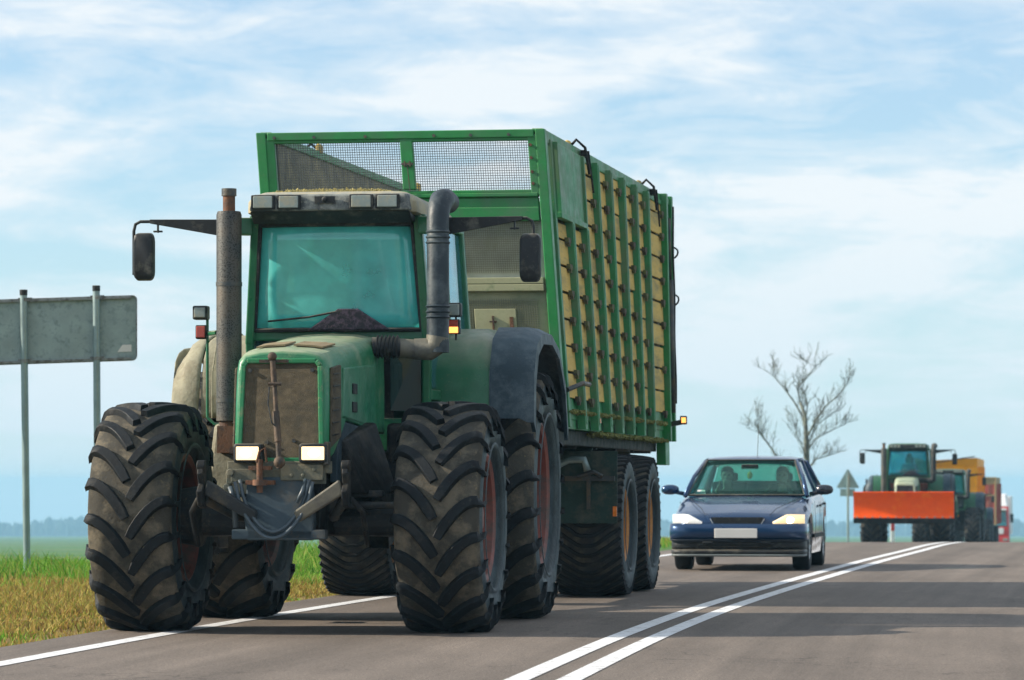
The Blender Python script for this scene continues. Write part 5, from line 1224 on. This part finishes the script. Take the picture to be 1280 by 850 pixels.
M_signback = mat('grey_sign_back', (0.26, 0.34, 0.34), .5, .15, dirt=(0.15, 0.21, 0.21), dirt_amt=.4, dirt_scale=12, var=.15); M_signrim = mat('sign_rim', (0.22, .24, .24), .5, .3, dirt=(.06, .05, .04), dirt_amt=.5, dirt_scale=14)
big_sign()
def warn_sign(x, y):
    g = ground(x-rx(y), y); root = empty('warning_sign', (x, y, g), R(-6)); tag(root, 'back of a triangular warning sign with a small plate, left of the orange blade', 'road sign')
    p = MB().tube([(0, 0, -.4), (0, 0, 2.95)], .045, 10).build('pole', M_galv, root)
    z = 2.35
    MB().prism([(-.42, z), (.42, z), (.44, z+.04), (.03, z+.74), (-.03, z+.74), (-.44, z+.04)], 'y', .05, .062).build('triangle', M_signback, root)
    MB().prism([(-.31, z-.33), (.28, z-.33), (.28, z-.03), (-.31, z-.03)], 'y', .05, .06).build('plate', M_signback, root)
warn_sign(13.4, 150)
def delineator(x, y):
    g = ground(x-rx(y), y); root = empty('delineator_post', (x, y, g)); tag(root, 'small white roadside marker post with a red band, beneath the far tractor', 'marker post')
    MB().prism([(-.09, -.1), (.09, -.1), (.09, 1.12), (-.09, 1.24)], 'y', -.05, .05).build('post', M_wht, root, bevel=.02)
    MB().box((0, -.056, .86), (.16, .01, .30)).build('red_band', M_redp, root)
delineator(16.4, 162)
def lamp_post(x, y, h, label):
    g = ground(x-rx(y), y); root = empty('street_lamp', (x, y, g)); tag(root, label, 'street lamp', 'street lamps beyond the crest')
    MB().tube([(0, 0, 0), (0, 0, h-.8), (-.3, 0, h-.15), (-1.6, 0, h)], [.09, .07, .05, .045], 8).build('pole', M_galv, root)
    MB().box((-1.9, 0, h-.02), (.7, .25, .12)).build('lamp_head', M_galv, root, bevel=.03)
lamp_post(57.5, 400, 10.5, 'tall street lamp at the far right beyond the red truck')

# ------------------------------------------------------------------ bare tree
def bare_tree(x, y):
    g = ground(x-rx(y), y); root = empty('bare_tree', (x, y, g)); tag(root, 'leafless roadside tree with thin forked branches, standing behind the blue car', 'tree')
    rnd = random.Random(21); S = 36.0/1.0
    def V(px, py, d=0): return Vector(((px-1008)*y/4700+.0, d, (605-py)*y/4700+1.05-g))
    trunk = MB().tube([V(1009, 712), V(1008, 640, .1), V(1008, 590, .1), V(1007, 545, 0), V(1006, 520, .1), V(1000, 503, .2)], [.20, .15, .125, .085, .06, .045], 10)
    trunk.build('trunk', M_bark, root, smooth=True)
    def grow(mb, pts, r0, depth, dens):
        n = len(pts); rs = [max(.006, r0*.72*(1-.8*i/(n-1))) for i in range(n)]; mb.tube(pts, rs, 6)
        if depth == 0: return
        for i in range(1, n):
            for q in range(dens):
                a = Vector(pts[i-1]); b = Vector(pts[i]); t = rnd.random(); p = a.lerp(b, t); d = (b-a).normalized(); L_ = (b-a).length
                side = Vector((rnd.uniform(-1, 1), rnd.uniform(-1, 1)*.8, rnd.uniform(-.1, .9))); nd = (d*.75+side*.75).normalized(); ln = rnd.uniform(.35, 1.0)*(.68 if depth == 2 else .40)
                m_ = p+nd*ln*.5+Vector((rnd.uniform(-.06, .06), 0, rnd.uniform(-.02, .07)*1)); e = p+nd*ln+Vector((rnd.uniform(-.1, .1), rnd.uniform(-.1, .1), rnd.uniform(0, .16)))
                grow(mb, [p, m_, e], max(.008, rs[i]*.55), depth-1, dens)
    limbs = [([V(1007, 545), V(1003, 520, .3), V(993, 502, .4), V(980, 484, .5), V(968, 470, .6), V(958, 462, .6)], .065),
             ([V(1000, 503, .2), V(996, 485, 0), V(1010, 468, -.2), V(1018, 458, -.3), V(1006, 453, -.3)], .045),
             ([V(1007, 548), V(1018, 525, -.4), V(1030, 508, -.5), V(1046, 494, -.6), V(1056, 480, -.6), V(1059, 474, -.6)], .06),
             ([V(1008, 565), V(1020, 548, .4), V(1036, 540, .5), V(1050, 533, .5), V(1058, 530, .5)], .05),
             ([V(1008, 588), V(1018, 574, -.3), V(1032, 570, -.5), V(1046, 565, -.6)], .06),
             ([V(1006, 530), V(1010, 505, .5), V(1004, 485, .6), V(1004, 462, .6)], .045),
             ([V(1007, 575), V(1000, 555, -.4), V(993, 540, -.5), V(988, 520, -.5)], .04),
             ([V(1008, 556), V(1022, 530, .1), V(1040, 516, .1), V(1052, 512, .1)], .045),
             ([V(1008, 650, .1), V(985, 600, .5), V(967, 563, .6), V(954, 545, .6), V(945, 528, .6), V(948, 518, .6)], .075),
             ([V(958, 550, .6), V(948, 540, .5), V(932, 534, .5)], .03)]
    for pts, r in limbs:
        mb = MB(); grow(mb, pts, r*.85, 2, 3); mb.build('branch', M_bark, root)
M_bark = mat('grey_bark', (0.085, 0.09, 0.08), .9, dirt=(0.2, 0.22, 0.17), dirt_amt=.5)
bare_tree(10.2, 130)

# ------------------------------------------------------------------ verge grass
def grass(name, n, region, hfun, cols, label, seed):
    rnd = random.Random(seed); mb = MB(); V_, F_ = [], []
    C_ = []
    for i in range(n):
        x, y, hh = region(rnd)
        if x is None: continue
        z = ground(x-rx(y), y)-.01; h = hh*rnd.uniform(.5, 1.25); a = rnd.uniform(0, math.pi); w = rnd.uniform(.004, .009); dx, dy = math.cos(a)*w, math.sin(a)*w
        lx, ly = rnd.gauss(0, .45)*h, rnd.gauss(0, .45)*h; b = len(V_)
        V_ += [(x-dx, y-dy, z), (x+dx, y+dy, z), (x+dx*.7+lx*.4, y+dy*.7+ly*.4, z+h*.6), (x-dx*.7+lx*.4, y-dy*.7+ly*.4, z+h*.6), (x+lx, y+ly, z+h)]
        F_ += [(b, b+1, b+2, b+3), (b+3, b+2, b+4)]
        c = rnd.choice(cols if not (name == 'dry_grass' and mnoise.noise(Vector((x*.9, y*.45, 1)))+rnd.gauss(0, .12) > .38) else GRN[:3]); k = rnd.uniform(.75, 1.25); C_ += [(c[0]*k, c[1]*k, c[2]*k, 1)]*5
    me = bpy.data.meshes.new(name); me.from_pydata(V_, [], F_)
    at_ = me.color_attributes.new('blade', 'FLOAT_COLOR', 'POINT'); at_.data.foreach_set('color', [v for c in C_ for v in c])
    m = bpy.data.materials.new(name); m.use_nodes = True; b = m.node_tree.nodes['Principled BSDF']; b.inputs['Roughness'].default_value = .7; b.inputs['Specular IOR Level'].default_value = .2
    an = m.node_tree.nodes.new('ShaderNodeAttribute'); an.attribute_name = 'blade'; m.node_tree.links.new(an.outputs['Color'], b.inputs['Base Color'])
    tr = m.node_tree.nodes.new('ShaderNodeBsdfTranslucent'); m.node_tree.links.new(an.outputs['Color'], tr.inputs[0]); mx = m.node_tree.nodes.new('ShaderNodeMixShader'); mx.inputs[0].default_value = .35
    m.node_tree.links.new(b.outputs[0], mx.inputs[1]); m.node_tree.links.new(tr.outputs[0], mx.inputs[2]); m.node_tree.links.new(mx.outputs[0], m.node_tree.nodes['Material Output'].inputs[0])
    me.materials.append(m); o = bpy.data.objects.new(name, me); COL.objects.link(o); return tag(o, label, 'grass', kind='stuff')
from mathutils import noise as mnoise
def reg_dry(rnd):
    y = 22+19*rnd.random(); d = -3.93-rnd.random()**1.15*7.5; e = (-d-3.93)
    c = mnoise.noise(Vector((d*.9, y*.5, 3)))
    if e < .35+.25*c and rnd.random() < .75: return None, 0, 0
    return rx(y)+d, y, .05+.05*c+min(.04, e*.02)
def reg_green(rnd):
    y = rnd.uniform(33, 56); d = -4.7-rnd.random()*9; c = mnoise.noise(Vector((d*.45, y*.35, 9)))
    if y < 38+7*c+max(0, 5.5+d)*2.0 and rnd.random() < .95: return None, 0, 0
    return rx(y)+d, y, (.12+.34*max(0, c+.1))*(1.0 if y > 36 else .5)
def reg_green2(rnd):
    y = rnd.uniform(47, 90); d = -4.3-rnd.random()*7; return rx(y)+d, y, .12
DRY = [(0.38, 0.28, 0.07), (0.33, 0.22, 0.06), (0.42, 0.34, 0.10), (0.22, 0.25, 0.05), (0.20, 0.13, 0.05), (0.26, 0.27, 0.05)]
GRN = [(0.09, 0.27, 0.02), (0.13, 0.32, 0.025), (0.20, 0.36, 0.05), (0.06, 0.20, 0.02), (0.28, 0.30, 0.07)]
grass('dry_grass', 110000, reg_dry, None, DRY, 'yellowed dry grass along the edge of the road', 5)
grass('green_grass', 60000, reg_green, None, GRN, 'taller fresh green grass around the sign poles', 6)
grass('verge_grass', 30000, reg_green2, None, GRN[:3]+DRY[:2], 'short mixed grass along the verge toward the crest', 8)
